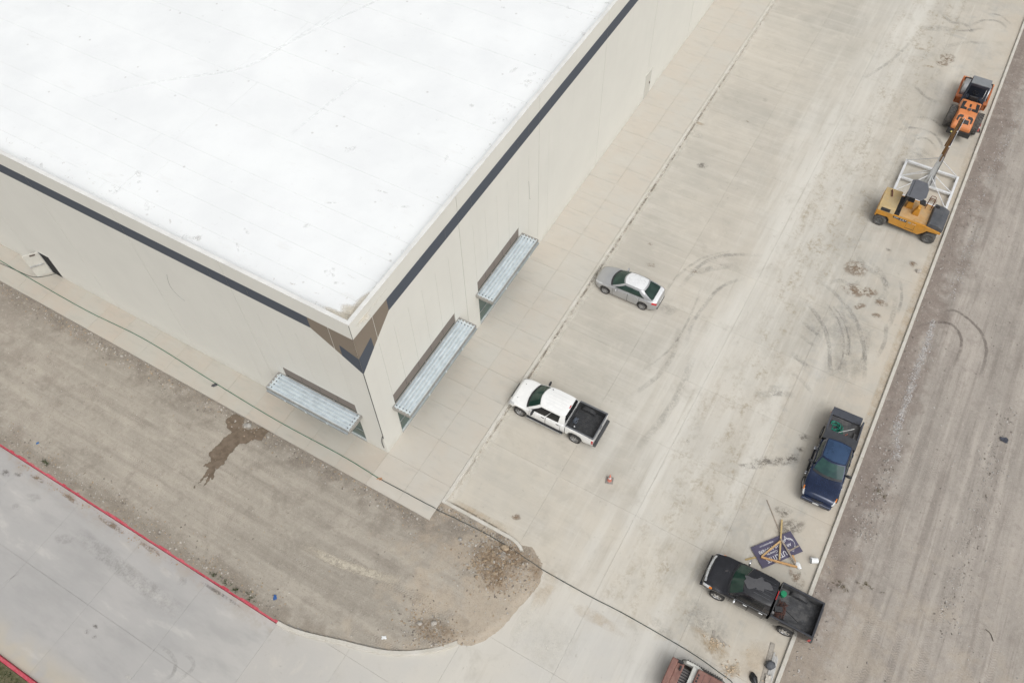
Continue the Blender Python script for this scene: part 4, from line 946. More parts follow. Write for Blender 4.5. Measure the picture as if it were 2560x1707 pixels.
# ---------------------------------------------------------------- pickups
def bed(root, B, x0, x1, zr, zf, paint, liner, rail, rw=.085, gate=True):
    xs = B.stations(x0, x1, 24)
    for sg in (1, -1):
        b = MB(); k0 = 0; n = 6
        for x in xs:
            w = B.hw(x); z = B.zb(x); h = zr - z
            for y, zz in ((w * .90, z), (w * .972, z + .2 * h), (w * .995, z + .5 * h), (w * .985, z + .82 * h), (w * .968, zr - .012), (w * .968 - .01, zr)): b.v.append(Vector((x, y * sg, zz)))
        for i in range(len(xs) - 1):
            for j in range(n - 1): k = k0 + i * n + j; b.f.append((k, k + 1, k + n + 1, k + n))
        b.build('cargo_side', paint, root, smooth=32)
    W = B.hw((x0 + x1) / 2) * .968; yi = W - rw - .012
    for sg in (1, -1): MB().box(x0, x1, min(sg * yi, sg * (W - .006)), max(sg * yi, sg * (W - .006)), zr - .05, zr + .012).build('bed_rail', rail, root, bev=.012)
    m = MB().box(x0, x1 - .05, -yi, yi, zf - .04, zf)
    for sg in (1, -1): m.box(x0, x1 - .05, min(sg * yi, sg * (yi + .03)), max(sg * yi, sg * (yi + .03)), zf, zr - .051)
    m.box(x0, x0 + .04, -yi, yi, zf, zr - .01)
    fl = m.build('bed_liner', liner, root)
    m = MB()
    for k in range(15):
        y = -yi + .07 + k * (2 * yi - .14) / 14; m.box(x0 + .06, x1 - .08, y - .022, y + .022, zf, zf + .014)
    m.build('floor_rib', liner, fl)
    for sg in (1, -1):
        m = MB()
        pts = [(x0 + .55 + .46 + .46 * math.cos(math.pi * t / 10), zf + .28 * math.sin(math.pi * t / 10)) for t in range(11)]
        off = B.ar[1][0] - (x0 + 1.01); m.prism_y([(a + off, z) for a, z in pts], min(sg * yi, sg * (yi - .2)), max(sg * yi, sg * (yi - .2))); m.build('wheel_housing', liner, root, smooth=30)
    if gate:
        g = MB().box(x1 - .05, x1 + .015, -yi - .06, yi + .06, zf - .05, zr).build('tailgate', paint, root, bev=.015)
        MB().box(x1 - .055, x1 + .018, -yi - .05, yi + .05, zr, zr + .02).build('gate_cap', rail, g, bev=.006, seg=1); MB().box(x1 + .016, x1 + .03, -.13, .13, zr - .16, zr - .07).build('handle', BLACKP, g)
    return fl, yi

def pickup_body(L_, hw, zb, hood, cowl, belt, wf, wr, r, nose):
    return Body([(0, hw * .72), (.05, hw * .84), (.16, hw * .93), (.4, hw * .975), (.9, hw), (4.6, hw), (L_ - .1, hw * .985), (L_, hw * .96)],
        [(0, zb + .14), (.25, zb + .06), (.6, zb), (L_ - .6, zb), (L_, zb + .12)],
        [(0, nose - .10), (.06, nose), (.25, hood - .06), (.6, hood - .01), (1.0, hood + .01), (1.25, cowl - .06), (1.6, belt), (L_, belt + .02)],
        [(0, nose - .06), (.06, nose + .05), (.25, hood + .03), (.6, hood + .06), (.95, hood + .06), (1.22, cowl - .05), (1.6, belt - .03), (L_, belt + .02)], [(wf, r + .09), (wr, r + .09)], r)

# white crew cab
wt = thing('pickup_truck', 'white crew-cab pickup parked nose to the kerb near the building corner', 'truck', (4.42, 6.72, L))
WHITE = paintm('white_paint', (.82, .82, .81), 0, .25, .015)
B = pickup_body(5.42, .985, .40, 1.06, 1.17, 1.20, .78, 4.31, .39, .90)
B.mesh(0, 3.66).build('body', WHITE, wt, smooth=32)
c = Cabin(xb0=1.22, xr0=2.02, xr1=3.52, xb1=3.62, zb0=1.17, zb1=1.20, zr=1.84, drop=.02, yb=.905, yr=.69, cr=.055, bf=.20, bb=.03, tap=.05)
shellobj(c, WHITE, wt); windows(c, wt, [(.08, .47, .10, .86, .03), (.50, .83, .10, .86, .0)], DGLASS, WGLASS, True, (.05, .95), (.25, .97), .96)
doors(B, wt, [(1.42, 2.44), (2.46, 3.38)], WHITE, BLACKP)
for k in range(5):
    y = -.42 + k * .21; MB().grid(lambda i, j: c.roof((y + .018 * (2 * i - 1)) / .72, .18 + .68 * j) + Vector((0, 0, .010)), 1, 14).build('roof_rib', paintm('white_rib', (.74, .745, .74), 0, .3), wt)
for sg in (1, -1):
    mirror(wt, 1.66, sg * .96, 1.26, sg, BLACKP, 1.35); B.patch(.08, .42, 3.9, 5.6, .014, sg, 8, 4).build('headlight', CLEARL, wt, smooth=40)
    wheel(wt, .78, sg * .86, .39, .26, sg, 'truck'); wheel(wt, 4.31, sg * .86, .39, .26, sg, 'truck'); B.patch(.2, 1.18, 6.1, 8, .012, sg, 8, 6).build('hood', WHITE, wt, smooth=30)
    s_ = MB().box(1.25, 3.55, min(sg * .86, sg * 1.04), max(sg * .86, sg * 1.04), .36, .41).build('running_board', BLACKP, wt, bev=.015); MB().box(1.25, 3.55, min(sg * 1.035, sg * 1.06), max(sg * 1.035, sg * 1.06), .37, .415).build('chrome_edge', CHROME, s_)
    MB().box(5.30, 5.425, min(sg * .885, sg * .965), max(sg * .885, sg * .965), .78, 1.12).build('tail_light', REDL, wt, bev=.02)
    MB().lathe_z([(.001, .012), (.022, .008), (.025, 0)], (.42, sg * .5, 1.105), 8).build('washer_nozzle', BLACKP, wt)
LINER = M('bed_liner_black', (.03, .031, .034), .7, var=.25, scale=5, dust=.25, dustcol=(.12, .115, .11, 1)); RAIL = M('bed_rail_cap', (.12, .125, .135), .5, var=.15)
fl, yi = bed(wt, B, 3.70, 5.42, 1.34, .84, WHITE, LINER, RAIL)
c.patch(c.roof, -.16, .16, .955, .99, .01, 6, 2).build('brake_light', REDL, wt)
MB().box(5.42, 5.60, -.92, .92, .52, .72).build('rear_bumper', M('dark_bumper', (.07, .072, .075), .45, .3), wt, bev=.03); MB().box(-.03, .12, -.86, .86, .46, .66).build('front_bumper', CHROME, wt, bev=.03); MB().box(-.01, .03, -.5, .5, .68, .9).build('grille', BLACKP, wt, bev=.01)
MB().box(.5, 5.2, -.75, .75, .3, .42).build('frame_rails', UNDER, wt); MB().cyl((2.16, .5, 1.905), (2.16, .5, 1.93), .03, 10).build('antenna_base', BLACKP, wt)
tag(MB().lathe_z([(.001, 0), (.07, .005), (.105, .06), (.105, .10), (.07, .16), (.001, .175)], (8.55, 6.0, L + .855), 16).build('propane_ball', M('white_enamel', (.75, .76, .77), .3), smooth=40), 'round white float lying in the bed of the white pickup', 'ball')
rgc = random.Random(8); b = MB(); p = Vector((8.25, 6.55, L + .90))
for k in range(26):
    q = Vector((8.22 + rgc.uniform(0, .28), 6.35 + rgc.uniform(0, .5), L + .88 + rgc.uniform(0, .10))); b.beam(p, q, .025, .025); p = q
tag(b.build('chain_heap', M('chain_steel', (.18, .2, .24), .4, .7, var=.4)), 'heap of grey tow chain behind the cab in the white pickup bed', 'chain')
tag(MB().cyl((8.48, 6.22, L + .856), (8.48, 6.22, L + .94), .04, 10).cyl((8.48, 6.22, L + .94), (8.48, 6.22, L + .98), .02, 8).build('white_can', M('white_enamel')), 'small white can beside the white float in the pickup bed', 'can')

# black crew cab
bt = thing('pickup_truck', 'black crew-cab pickup with chrome grille backed over the field kerb', 'truck', (18.04, 2.42, L))
BLK = paintm('black_paint', (.014, .0145, .018), 0, .2, .25)
B = pickup_body(5.6, 1.0, .42, 1.10, 1.24, 1.26, .94, 4.46, .40, .95)
B.mesh(0, 3.44).build('body', BLK, bt, smooth=32)
c = Cabin(xb0=1.32, xr0=1.98, xr1=3.30, xb1=3.40, zb0=1.23, zb1=1.26, zr=1.84, drop=.02, yb=.915, yr=.70, cr=.06, bf=.16, bb=.03, tap=.05)
shellobj(c, BLK, bt); windows(c, bt, [(.08, .47, .10, .86, .03), (.50, .83, .10, .86, .0)], DGLASS, WGLASS, True, (.06, .93), (.3, .95), .95)
doors(B, bt, [(1.5, 2.42), (2.44, 3.22)], BLK, CHROME)
for k in range(6):
    y = -.45 + k * .18; MB().grid(lambda i, j: c.roof((y + .012 * (2 * i - 1)) / .72, (.5 if k in (2, 3) else .3) + (.42 if k in (2, 3) else .6) * j) + Vector((0, 0, .010)), 1, 14).build('roof_rib', paintm('black_rib', (.06, .062, .07), .2, .3), bt)
for y in (-.32, .32):
    MB().grid(lambda i, j: Vector((.3 + .95 * j, y * (1 - .12 * (1 - j)) + .012 * (2 * i - 1), B.zc(.3 + .95 * j) - .022 + .004)), 1, 8).build('hood_crease', paintm('black_rib'), bt)
for sg in (1, -1):
    mirror(bt, 1.72, sg * .98, 1.30, sg, CHROME, 1.3); B.patch(.10, .5, 3.9, 5.4, .014, sg, 8, 4).build('headlight', CLEARL, bt, smooth=40); B.patch(.42, .56, 3.9, 5.2, .018, sg, 4, 4).build('turn_signal', AMBER, bt, smooth=40)
    wheel(bt, .94, sg * .87, .40, .27, sg, 'six', 0, CHROME); wheel(bt, 4.46, sg * .87, .40, .27, sg, 'six', 0, CHROME); B.patch(.24, 1.28, 6.1, 8, .012, sg, 8, 6).build('hood', BLK, bt, smooth=30)
    MB().box(5.47, 5.605, min(sg * .90, sg * .98), max(sg * .90, sg * .98), .78, 1.06).build('tail_light', REDL, bt, bev=.02)
def nose(u, v):
    y = (2 * u - 1) * .72; return Vector((.10 - .135 * (1 - (y / .95) ** 2) + .10 * v, y, .62 + .36 * v))
MB().grid(nose, 12, 5).build('grille', CHROME, bt, smooth=30)
MB().grid(lambda u, v: nose(.06 + .88 * u, .2 + .55 * v) + Vector((-.006, 0, 0)), 12, 3).build('grille_mesh', BLACKP, bt)
MB().grid(lambda u, v: Vector((.14 - .13 * (1 - ((2 * u - 1) * .74 / .95) ** 2) + .1 * v, (2 * u - 1) * .74, 1.0 + .055 * v)), 14, 2).build('hood_trim', M('pale_chrome', (.82, .83, .84), .25, .7), bt, smooth=30)
LINER2 = M('bed_liner_worn', (.045, .046, .05), .65, var=.35, scale=4, dust=.5, dustcol=(.16, .155, .15, 1)); RAIL2 = M('rail_cap_black', (.035, .037, .045), .45, var=.15)
fl, yi = bed(bt, B, 3.48, 5.58, 1.39, .86, BLK, LINER2, RAIL2)
MB().box(3.385, 3.42, -.24, .24, 1.80, 1.835).build('brake_light', REDL, bt, bev=.008)
MB().box(5.6, 5.74, -.93, .93, .56, .76).build('rear_bumper', M('dark_bumper'), bt, bev=.03); MB().box(-.06, .10, -.84, .84, .46, .62).build('front_bumper', BLACKP, bt, bev=.03); MB().box(.5, 5.3, -.75, .75, .32, .43).build('frame_rails', UNDER, bt)
def worn(u, v):
    a = 2 * math.pi * u; rr = v * (.46 + .14 * math.sin(2 * a + .6) + .08 * math.sin(5 * a) + .05 * math.sin(9 * a + 1)); return c.roof((.02 + rr * .85 * math.sin(a)) / .74, .36 + rr * .78 * math.cos(a)) + Vector((0, 0, .018))
MB().grid(worn, 44, 8).build('worn_clearcoat', M('chalky_grey', (.075, .075, .08), .6, var=.12, scale=8), bt)
def worn2(u, v):
    a = 2 * math.pi * u; x = .93 + .17 * v * math.cos(a); y = .05 + .2 * v * math.sin(a); return Vector((x, y, B.P(x, 7.9).z + .010))
MB().grid(worn2, 24, 3).build('worn_clearcoat', M('chalky_brown', (.055, .05, .05), .5, var=.1), bt)
tag(MB().lathe_z([(.001, .30), (.15, .30), (.155, .27), (.15, .265), (.13, 0), (.001, 0)], (21.76, 2.93, L + .876), 20).build('bucket', M('green_plastic', (.01, .22, .10), .4, var=.1), smooth=35), 'green lidded bucket in the front corner of the black pickup bed', 'bucket')
b = MB().box(-.17, .17, -.12, .12, 0, .24).box(-.19, .19, -.13, .13, .24, .27); o = b.build('tool_box', M('black_case', (.03, .03, .032), .5, var=.3), bev=.012); o.location = (21.80, 2.1, L + .876); o.rotation_euler = (0, 0, R(20)); tag(o, 'black plastic tool box behind the cab in the black pickup bed', 'box')
b = MB(); p = Vector((21.85, 1.9, L + .9))
for k in range(60):
    q = Vector((21.68 + rgc.uniform(0, .5), 1.68 + rgc.uniform(0, 1.0) ** 1.4 * 1.0, L + .885 + rgc.uniform(0, .10))); b.beam(p, q, .022, .022); p = q
tag(b.build('chain_heap', M('rusty_chain', (.10, .05, .04), .75, .3, var=.5)), 'tangle of rusty chain on the bed floor of the black pickup', 'chain')
MBc = MB().lathe_z([(.001, 0), (.08, 0), (.085, .1), (.06, .14), (.001, .14)], (21.62, 1.86, L + .876), 12); tag(MBc.build('tar_can', M('grey_can', (.32, .31, .31), .5, .3)), 'small grey can beside the black tool box in the pickup bed', 'can')
tag(MB().tube([(22.0, 2.35, L + .885), (22.4, 2.22, L + .885), (22.9, 2.03, L + .885)], .02, 6).build('pry_bar', M('black_case')), 'thin dark bar lying across the floor of the black pickup bed', 'bar')

# blue pickup with the tailgate down
bl = thing('pickup_truck', 'dark blue pickup with lowered tailgate parked along the field kerb', 'truck', (21.66, 8.60, L), R(91.5))
BLUE = paintm('blue_paint', (.009, .020, .058), .25, .22, .12)
BLUE_SHEEN = paintm('blue_sky_sheen', (.035, .075, .155), .35, .3, .12); DKB = paintm('dark_side_paint', (.022, .024, .03), .2, .3, .15)  # roof blue made paler, with the reflected sky painted in
B = pickup_body(5.5, .93, .40, 1.02, 1.14, 1.16, .96, 4.42, .38, .80)
B.mesh(0, 3.50).build('body', BLUE, bl, smooth=32)
c = Cabin(xb0=1.50, xr0=2.16, xr1=3.36, xb1=3.46, zb0=1.14, zb1=1.17, zr=1.73, drop=.02, yb=.85, yr=.66, cr=.055, bf=.16, bb=.04, tap=.05)
shellobj(c, BLUE, bl); windows(c, bl, [(.08, .55, .10, .86, .03), (.60, .86, .10, .86, .0)], CGLASS, carglass('blue_truck_windshield', (.018, .05, .05), (.035, .085, .075)), True, (.05, .95), (.2, .95), .95)
MB().grid(lambda i, j: c.roof((2 * i - 1) * .93, .05 + .9 * j) + Vector((0, 0, .014)), 14, 14).build('roof_panel', BLUE_SHEEN, bl, smooth=30)
doors(B, bl, [(1.62, 2.85), (2.87, 3.45)], BLUE, BLACKP)
for sg in (1, -1):
    mirror(bl, 1.90, sg * .90, 1.22, sg, BLACKP, 1.2); B.patch(.08, .36, 4.4, 5.7, .014, sg, 8, 4).build('headlight', CLEARL, bl, smooth=40); B.patch(.30, .52, 4.4, 5.4, .020, sg, 6, 4).build('turn_signal', AMBER, bl, smooth=40)
    wheel(bl, .96, sg * .83, .38, .25, sg, 'truck', R(14)); wheel(bl, 4.42, sg * .83, .38, .25, sg, 'truck'); B.patch(.26, 1.40, 6.1, 8, .012, sg, 8, 6).build('hood', BLUE, bl, smooth=30)
    s_ = MB().box(1.5, 3.3, min(sg * .86, sg * 1.0), max(sg * .86, sg * 1.0), .38, .46).build('running_board', BLACKP, bl, bev=.02)
    for x in (1.46, 3.14): MB().box(x, x + .2, min(sg * .9, sg * 1.03), max(sg * .9, sg * 1.03), .40, .47).build('chrome_step', CHROME, s_, bev=.02)
    MB().box(5.40, 5.51, min(sg * .83, sg * .905), max(sg * .83, sg * .905), .75, 1.05).build('tail_light', REDL, bl, bev=.02)
LIN3 = M('bed_steel_dusty', (.05, .05, .055), .6, var=.3, dust=.5, dustcol=(.2, .19, .175, 1)); RAIL3 = M('rail_slate', (.06, .065, .08), .5, var=.15)
fl, yi = bed(bl, B, 3.56, 5.50, 1.27, .80, DKB, LIN3, RAIL3, .08, False)
g = MB().box(5.53, 6.06, -.82, .82, .74, .80).build('tailgate', RAIL3, bl, bev=.012); MB().box(5.60, 6.0, -.74, .74, .80, .808).build('gate_panel', RAIL3, g)
MB().box(3.52, 4.16, -.90, .90, 1.285, 1.36).build('tool_chest', M('chest_black', (.045, .048, .055), .5, var=.15), bl, bev=.02); MB().box(3.56, 4.14, -.76, .76, .95, 1.284).build('chest_body', M('chest_black'), bl)
MB().box(5.50, 5.64, -.85, .85, .50, .66).build('rear_bumper', CHROME, bl, bev=.03); MB().box(-.05, .14, -.80, .80, .44, .66).build('front_bumper', BLUE, bl, bev=.05)
MB().grid(lambda u, v: Vector((.045 - .06 * (1 - (2 * u - 1) ** 2) + .05 * v, (2 * u - 1) * .56, .70 + .14 * v)), 10, 3).build('grille', BLACKP, bl, smooth=30)
MB().grid(lambda u, v: Vector((.04 - .07 * (1 - (2 * u - 1) ** 2) + .02 * v, (2 * u - 1) * .58, .68 + .03 * v)), 10, 1).build('grille_trim', CHROME, bl)
MB().box(-.075, -.055, -.16, .16, .50, .63).build('number_plate', M('plate_white'), bl); MB().box(.5, 5.2, -.7, .7, .3, .41).build('frame_rails', UNDER, bl); MB().box(.02, .5, -.78, .78, .30, .46).build('front_valance', UNDER, bl)
b = MB(); rgc = random.Random(3)
for k in range(9):
    cx, cy, rad = 21.12 + rgc.uniform(-.14, .2), 13.18 + rgc.uniform(-.12, .22), rgc.uniform(.17, .36); pts = []
    for i in range(29):
        t = 2 * math.pi * i / 28 * 1.05 + k; pts.append((min(22.1, max(20.85, cx + rad * 1.15 * math.cos(t) * (1 + .1 * math.sin(3 * t + k)))), cy + rad * math.sin(t), L + .83 + .02 * k + .03 * math.sin(2 * t + k)))
    b.tube(pts, .019, 6)
tag(b.build('hose_coil', M('green_hose', (.012, .19, .13), .45, var=.2), smooth=60), 'loose coil of green hose in the bed of the blue pickup', 'hose')
tag(MB().tube([(21.35, 12.98, L + 1.0), (22.05, 13.55, L + 1.12)], .014, 6).build('metal_rod', M('white_rod', (.72, .74, .72), .4)), 'white rod leaning across the bed of the blue pickup', 'rod')
tag(MB().tube([(21.62, 12.86, L + .9), (21.85, 13.22, L + .9)], .016, 6).build('red_rod', M('red_rod_paint', (.45, .12, .08), .5)), 'short red bar beside the hose in the blue pickup bed', 'rod')

# ================================================================ rollers
YEL = M('machine_yellow', (.56, .255, .028), .45, var=.10, scale=2, dust=.35, dustcol=(.42, .26, .09, 1)); TAN = M('dusty_yellow', (.50, .36, .17), .75, var=.10, scale=2, dust=.6, dustcol=(.44, .37, .25, 1)); DECK = M('dusty_deck', (.52, .32, .14), .8, var=.12, scale=3, dust=.6, dustcol=(.46, .35, .22, 1))
CHAR = M('charcoal_cover', (.07, .075, .085), .6, var=.15, scale=4, dust=.3, dustcol=(.17, .165, .16, 1)); CANO = M('canopy_slate', (.12, .125, .14), .55, var=.08); BLK2 = M('machine_black', (.02, .02, .022), .5, var=.2, dust=.2, dustcol=(.1, .095, .085, 1)); WHT = M('decal_white', (.75, .75, .73), .6); RUST = M('rusty_pipe', (.13, .05, .035), .8, var=.3, scale=9)
TYG = M('dusty_tyre', (.075, .073, .07), .9, var=.25, scale=5, dust=.45, dustcol=(.22, .205, .185, 1)); RIMG = M('dusty_rim', (.16, .16, .155), .7, .2, var=.25)
ct = thing('pneumatic_roller', 'yellow pneumatic tyre roller with slate canopy parked across the field kerb', 'roller', (20.56, 31.13, L))
side = [(-2.08, 1.28), (-2.08, .90), (-1.30, .93), (-1.16, .78), (-1.08, .50), (.85, .40), (1.12, .70), (1.26, .93), (2.06, 1.0), (2.06, 1.16), (1.05, 1.30), (-.95, 1.30)]
for sg in (1, -1): MB().prism_y(side, min(sg * .92, sg * 1.02), max(sg * .92, sg * 1.02)).build('side_plate', YEL, ct, bev=.02)
MB().box(-1.08, .9, -.915, .915, .45, 1.27).build('chassis', BLK2, ct)
hd = MB().prism_x([(-1.03, 1.29), (-.90, 1.62), (.88, 1.70), (1.03, 1.29)], -2.10, -1.02).build('engine_hood', TAN, ct, bev=.05, seg=3)
MB().box(-2.12, -2.0, -.98, .98, .72, 1.28).build('front_plate', YEL, ct, bev=.03)
sl = Vector((-1.03, 1.29)).lerp(Vector((-.90, 1.62)), .5)
mt = Matrix.Translation((-1.60, -.974, 1.44)) @ Matrix.Rotation(R(-21), 4, 'X'); MB().box(-.30, .30, -.012, .012, -.11, .12, mt).build('hood_vent', BLK2, hd, bev=.03)
MB().tube(smooth_path([(-1.72, .62, 1.70), (-1.72, .60, 1.79), (-1.66, .40, 1.80), (-1.58, .05, 1.78)], 5), .045, 8).build('exhaust_pipe', RUST, hd, smooth=50)
MB().box(-1.0, -.70, -.90, .90, 1.10, 1.32).build('step_recess', BLK2, ct); MB().box(-.70, 1.06, -.91, .91, 1.26, 1.305).build('deck', DECK, ct)
rc = MB().prism_y([(1.07, 1.28), (1.13, 1.62), (1.75, 1.58), (2.10, 1.42), (2.10, 1.12), (1.07, 1.12)], -.96, .96).build('rear_cover', CHAR, ct, bev=.05, seg=3)
for k in range(7): MB().box(1.2, 2.0, -.75 + .25 * k - .012, -.75 + .25 * k + .012, 1.12, 1.13 ).build('cover_rib', CHAR, rc)
MB().lathe_z([(.001, .06), (.12, .06), (.13, .0)], (1.3, .7, 1.60), 14).build('tank_cap', BLK2, rc)
# operator station: two angled yellow consoles, seat, wheel
MB().prism_y([(-.55, 1.3), (-.50, 1.85), (-.20, 1.9), (-.12, 1.3)], .0, .45).build('seat_pedestal', YEL, ct, bev=.03)
MB().box(-.62, -.2, -.02, .5, 1.88, 1.98).build('seat', BLK2, ct, bev=.04); MB().box(-.68, -.58, 0, .48, 1.9, 2.35).build('seat_back', BLK2, ct, bev=.04)
MB().prism_y([(-.02, 1.3), (.02, 1.6), (.14, 2.0), (.34, 1.95), (.40, 1.3)], -.42, -.06).build('console', YEL, ct, bev=.04)
o = MB().box(-.20, .20, -.24, .24, -.05, .05).build('dash_panel', BLK2, ct, bev=.02); o.location = (.30, .28, 1.95); o.rotation_euler = (0, R(20), R(15))
MB().tube([(.42 + .14 * math.cos(t * math.pi / 8), .1 + .14 * math.sin(t * math.pi / 8), 2.08 + .05 * math.cos(t * math.pi / 8)) for t in range(17)], .015, 6).build('steering_wheel', BLK2, ct, smooth=50)
for y in (.52, .76): MB().tube(smooth_path([(.62, y, 1.3), (.62, y, 2.15), (.68, y + .03, 2.25), (.88, y + .03, 2.25), (.95, y, 2.12), (.95, y, 1.3)], 4), .02, 6).build('handrail', RUST, ct, smooth=50)
MB().tube(smooth_path([(.3, -.85, 1.3), (.3, -.86, 1.45), (1.0, -.86, 1.45), (1.0, -.85, 1.3)], 3), .012, 5).build('toe_rail', YEL, ct)
octa = [(-.87, .87), (-.56, 1.04), (.06, 1.0), (.28, .42), (.30, -.31), (.07, -.72), (-.38, -.70), (-.87, -.74)]
cp = MB().prism([(x, y) for x, y in octa], 2.86, 2.93).build('canopy_roof', CANO, ct, bev=.03); MB().box(-.72, -.69, -.68, .82, 2.93, 2.945).build('canopy_seam', BLK2, cp)
for y in (-.6, .8): MB().beam((-.80, y, 1.3), (-.72, y, 2.87), .09, .09).build('canopy_post', BLK2, ct, bev=.01)
MB().box(-.84, -.76, -.6, .8, 2.55, 2.65).build('post_brace', BLK2, ct)
def solid_wheel(parent, x, y, r, w, sg, name='wheel'):
    h = w / 2; rr = r * .55; pr = [(.02, sg * h * .3), (rr * .45, sg * h * .35), (rr * .5, sg * h * .75), (rr * .9, sg * h * .55), (rr, sg * h * .9)]
    o = MB().lathe_y([(rr, -h * .85), (r * .85, -h), (r * .97, -h * .85), (r, -h * .6), (r, h * .6), (r * .97, h * .85), (r * .85, h), (rr, h * .85)], (0, 0, 0), 28).build(name, TYG, parent, smooth=40); o.location = (x, y, r)
    MB().lathe_y(pr, (0, 0, 0), 20).build('rim', RIMG, o, smooth=40); MB().cyl((0, -h * .3, 0), (0, h * .3, 0), rr, 16).build('hub', RIMG, o); return o
for k, y in enumerate((-.80, -.27, .27, .80)): solid_wheel(ct, -1.66, y - (.06 if k == 0 else 0), .42, .40, -1 if y < 0 else 1)
for k, y in enumerate((-.86, -.43, 0, .43, .86)): solid_wheel(ct, 1.56, y - (.08 if k == 0 else 0), .42, .36, -1 if y < 0 else 1)
sp = [o for o in bpy.data.objects if o.parent == ct and o.name.startswith('side_plate')][-1]
MB().prism_y([(-1.02, 1.235), (-.98, 1.09), (-.40, 1.035), (-.12, 1.035), (-.10, 1.235)], -1.0245, -1.021).build('brand_band', BLK2, sp)
fm = lambda x, z: Matrix.Translation((x, -1.026, z)) @ Matrix.Rotation(R(90), 4, 'X')
lettering('lettering', 'CW34', .13, WHT, sp, fm(-.93, 1.165), .85); lettering('lettering', 'CAT', .22, WHT, sp, fm(-.55, 1.135), .95)
MB().prism_y([(.08 + .11 * math.cos(t * math.pi / 6), 1.13 + .06 * math.sin(t * math.pi / 6)) for t in range(12)], -1.026, -1.021).build('badge', M('badge_grey', (.3, .32, .3), .5), sp); lettering('lettering', 'CW34', .09, WHT, sp, fm(.27, 1.12), 1.0)
for x in (-.05, .48): MB().box(x - .008, x + .008, -1.0235, -1.02, .52, 1.0).build('hatch_joint', BLK2, sp)
MB().box(-.03, .46, -1.03, -1.02, .60, .625).build('step_slot', BLK2, sp)

# single-drum roller
ORG = M('machine_orange', (.62, .215, .075), .4, var=.06, scale=2, dust=.25, dustcol=(.52, .30, .17, 1)); ORD = M('frame_orange', (.40, .105, .03), .5, var=.12, dust=.3, dustcol=(.4, .22, .13, 1)); STEEL = M('drum_steel', (.42, .42, .43), .45, .6, var=.12, scale=3, dust=.4, dustcol=(.45, .44, .42, 1)); GREYC = M('rops_grey', (.22, .23, .24), .5, var=.08); NAVY = M('cab_navy', (.03, .035, .05), .45, var=.15)
hm = thing('drum_roller', 'orange single-drum roller with black tyres beside the field kerb', 'roller', (21.40, 43.40, L))
dm = MB().lathe_y([(.001, -.93), (.68, -.93), (.74, -.90), (.75, -.86), (.75, .86), (.74, .90), (.68, .93), (.001, .93)], (0, 0, 0), 40).build('drum', STEEL, hm, smooth=35); dm.rotation_euler = (0, 0, R(90)); dm.location = (0, 2.35, .75)
for sg in (1, -1): MB().box(min(sg * .98, sg * 1.12), max(sg * .98, sg * 1.12), .95, 3.60, .52, .92).build('frame_rail', ORD, hm, bev=.03)
MB().box(-1.12, 1.12, 3.45, 3.62, .62, .95).build('front_bar', ORG, hm, bev=.03); MB().box(-1.12, 1.12, .95, 1.30, .42, .98).build('rear_bar', ORD, hm, bev=.04)
for x in (-.62, .92): MB().box(x - .1, x + .1, 2.85, 3.44, 1.02, 1.08).build('drum_scraper', BLK2, hm, bev=.02)
MB().box(-.95, .95, 3.30, 3.44, .95, 1.02).build('scraper_bar', BLK2, hm)
MB().box(-.5, .5, .3, 1.0, .5, 1.1).build('articulation', BLK2, hm, bev=.03)
MB().box(-.72, .72, -.35, 1.0, 1.05, 1.32).build('platform', NAVY, hm, bev=.03)
MB().box(-.60, .60, .98, 1.04, 1.32, 2.3).build('front_panel', NAVY, hm, bev=.02)
MB().box(-.28, .28, .0, .45, 1.5, 1.68).build('seat', BLK2, hm, bev=.05); MB().box(-.28, .28, -.12, .02, 1.6, 2.05).build('seat_back', BLK2, hm, bev=.05)
MB().tube([(.2 * math.cos(t * math.pi / 8), .72 + .2 * math.sin(t * math.pi / 8), 1.85) for t in range(17)], .02, 6).build('steering_wheel', BLK2, hm, smooth=50); MB().cyl((0, .8, 1.32), (0, .72, 1.85), .04, 8).build('steering_column', BLK2, hm)
for x in (-.45, .45): MB().box(x - .08, x + .08, .05, .5, 1.4, 1.78).build('side_console', NAVY, hm, bev=.03)
MB().box(-.64, .64, .12, .98, 2.90, 2.97).build('canopy_roof', GREYC, hm, bev=.025)
for x in (-.62, .62):
    MB().beam((x * 1.12, -.30, 1.3), (x, .16, 2.9), .09, .09).build('rops_post', NAVY, hm, bev=.01); MB().beam((x * 1.1, .92, 1.3), (x, .92, 2.9), .07, .07).build('canopy_post', NAVY, hm, bev=.01)
MB().box(-.64, .64, .10, .22, 2.72, 2.90).build('rops_beam', NAVY, hm, bev=.02)
hp = [(-.30, 1.30), (-.30, 1.86), (-.55, 1.92), (-1.9, 1.78), (-2.5, 1.50), (-2.72, 1.25), (-2.72, .95), (-.30, .95)]
b = MB(); n = len(hp); wd = lambda y: .76 - .10 * max(0, (-y - .6) / 2.1)
for sx in (-1, 1):
    for y, z in hp: b.v.append(Vector((sx * (wd(y) - (.10 if z > 1.4 else 0)), y, z)))
b.f = [tuple(range(n)), tuple(range(n, 2 * n))[::-1]] + [(i, n + i, n + (i + 1) % n, (i + 1) % n) for i in range(n)]
hd = b.build('engine_hood', ORG, hm, bev=.09, seg=4)
zt = lambda y: 1.86 + (y + .55) * .104 + .07 if y > -1.9 else 1.78 + (y + 1.9) * .467 + .012
def hoodbit(poly, nm='hood_vent', mat=BLK2):
    k = len(poly); vs = [(x, y, zt(y) - .03) for x, y in poly] + [(x, y, zt(y) + .012) for x, y in poly]
    MB().add(vs, [tuple(range(k))[::-1], tuple(range(k, 2 * k))] + [(i, (i + 1) % k, k + (i + 1) % k, k + i) for i in range(k)]).build(nm, mat, hd)
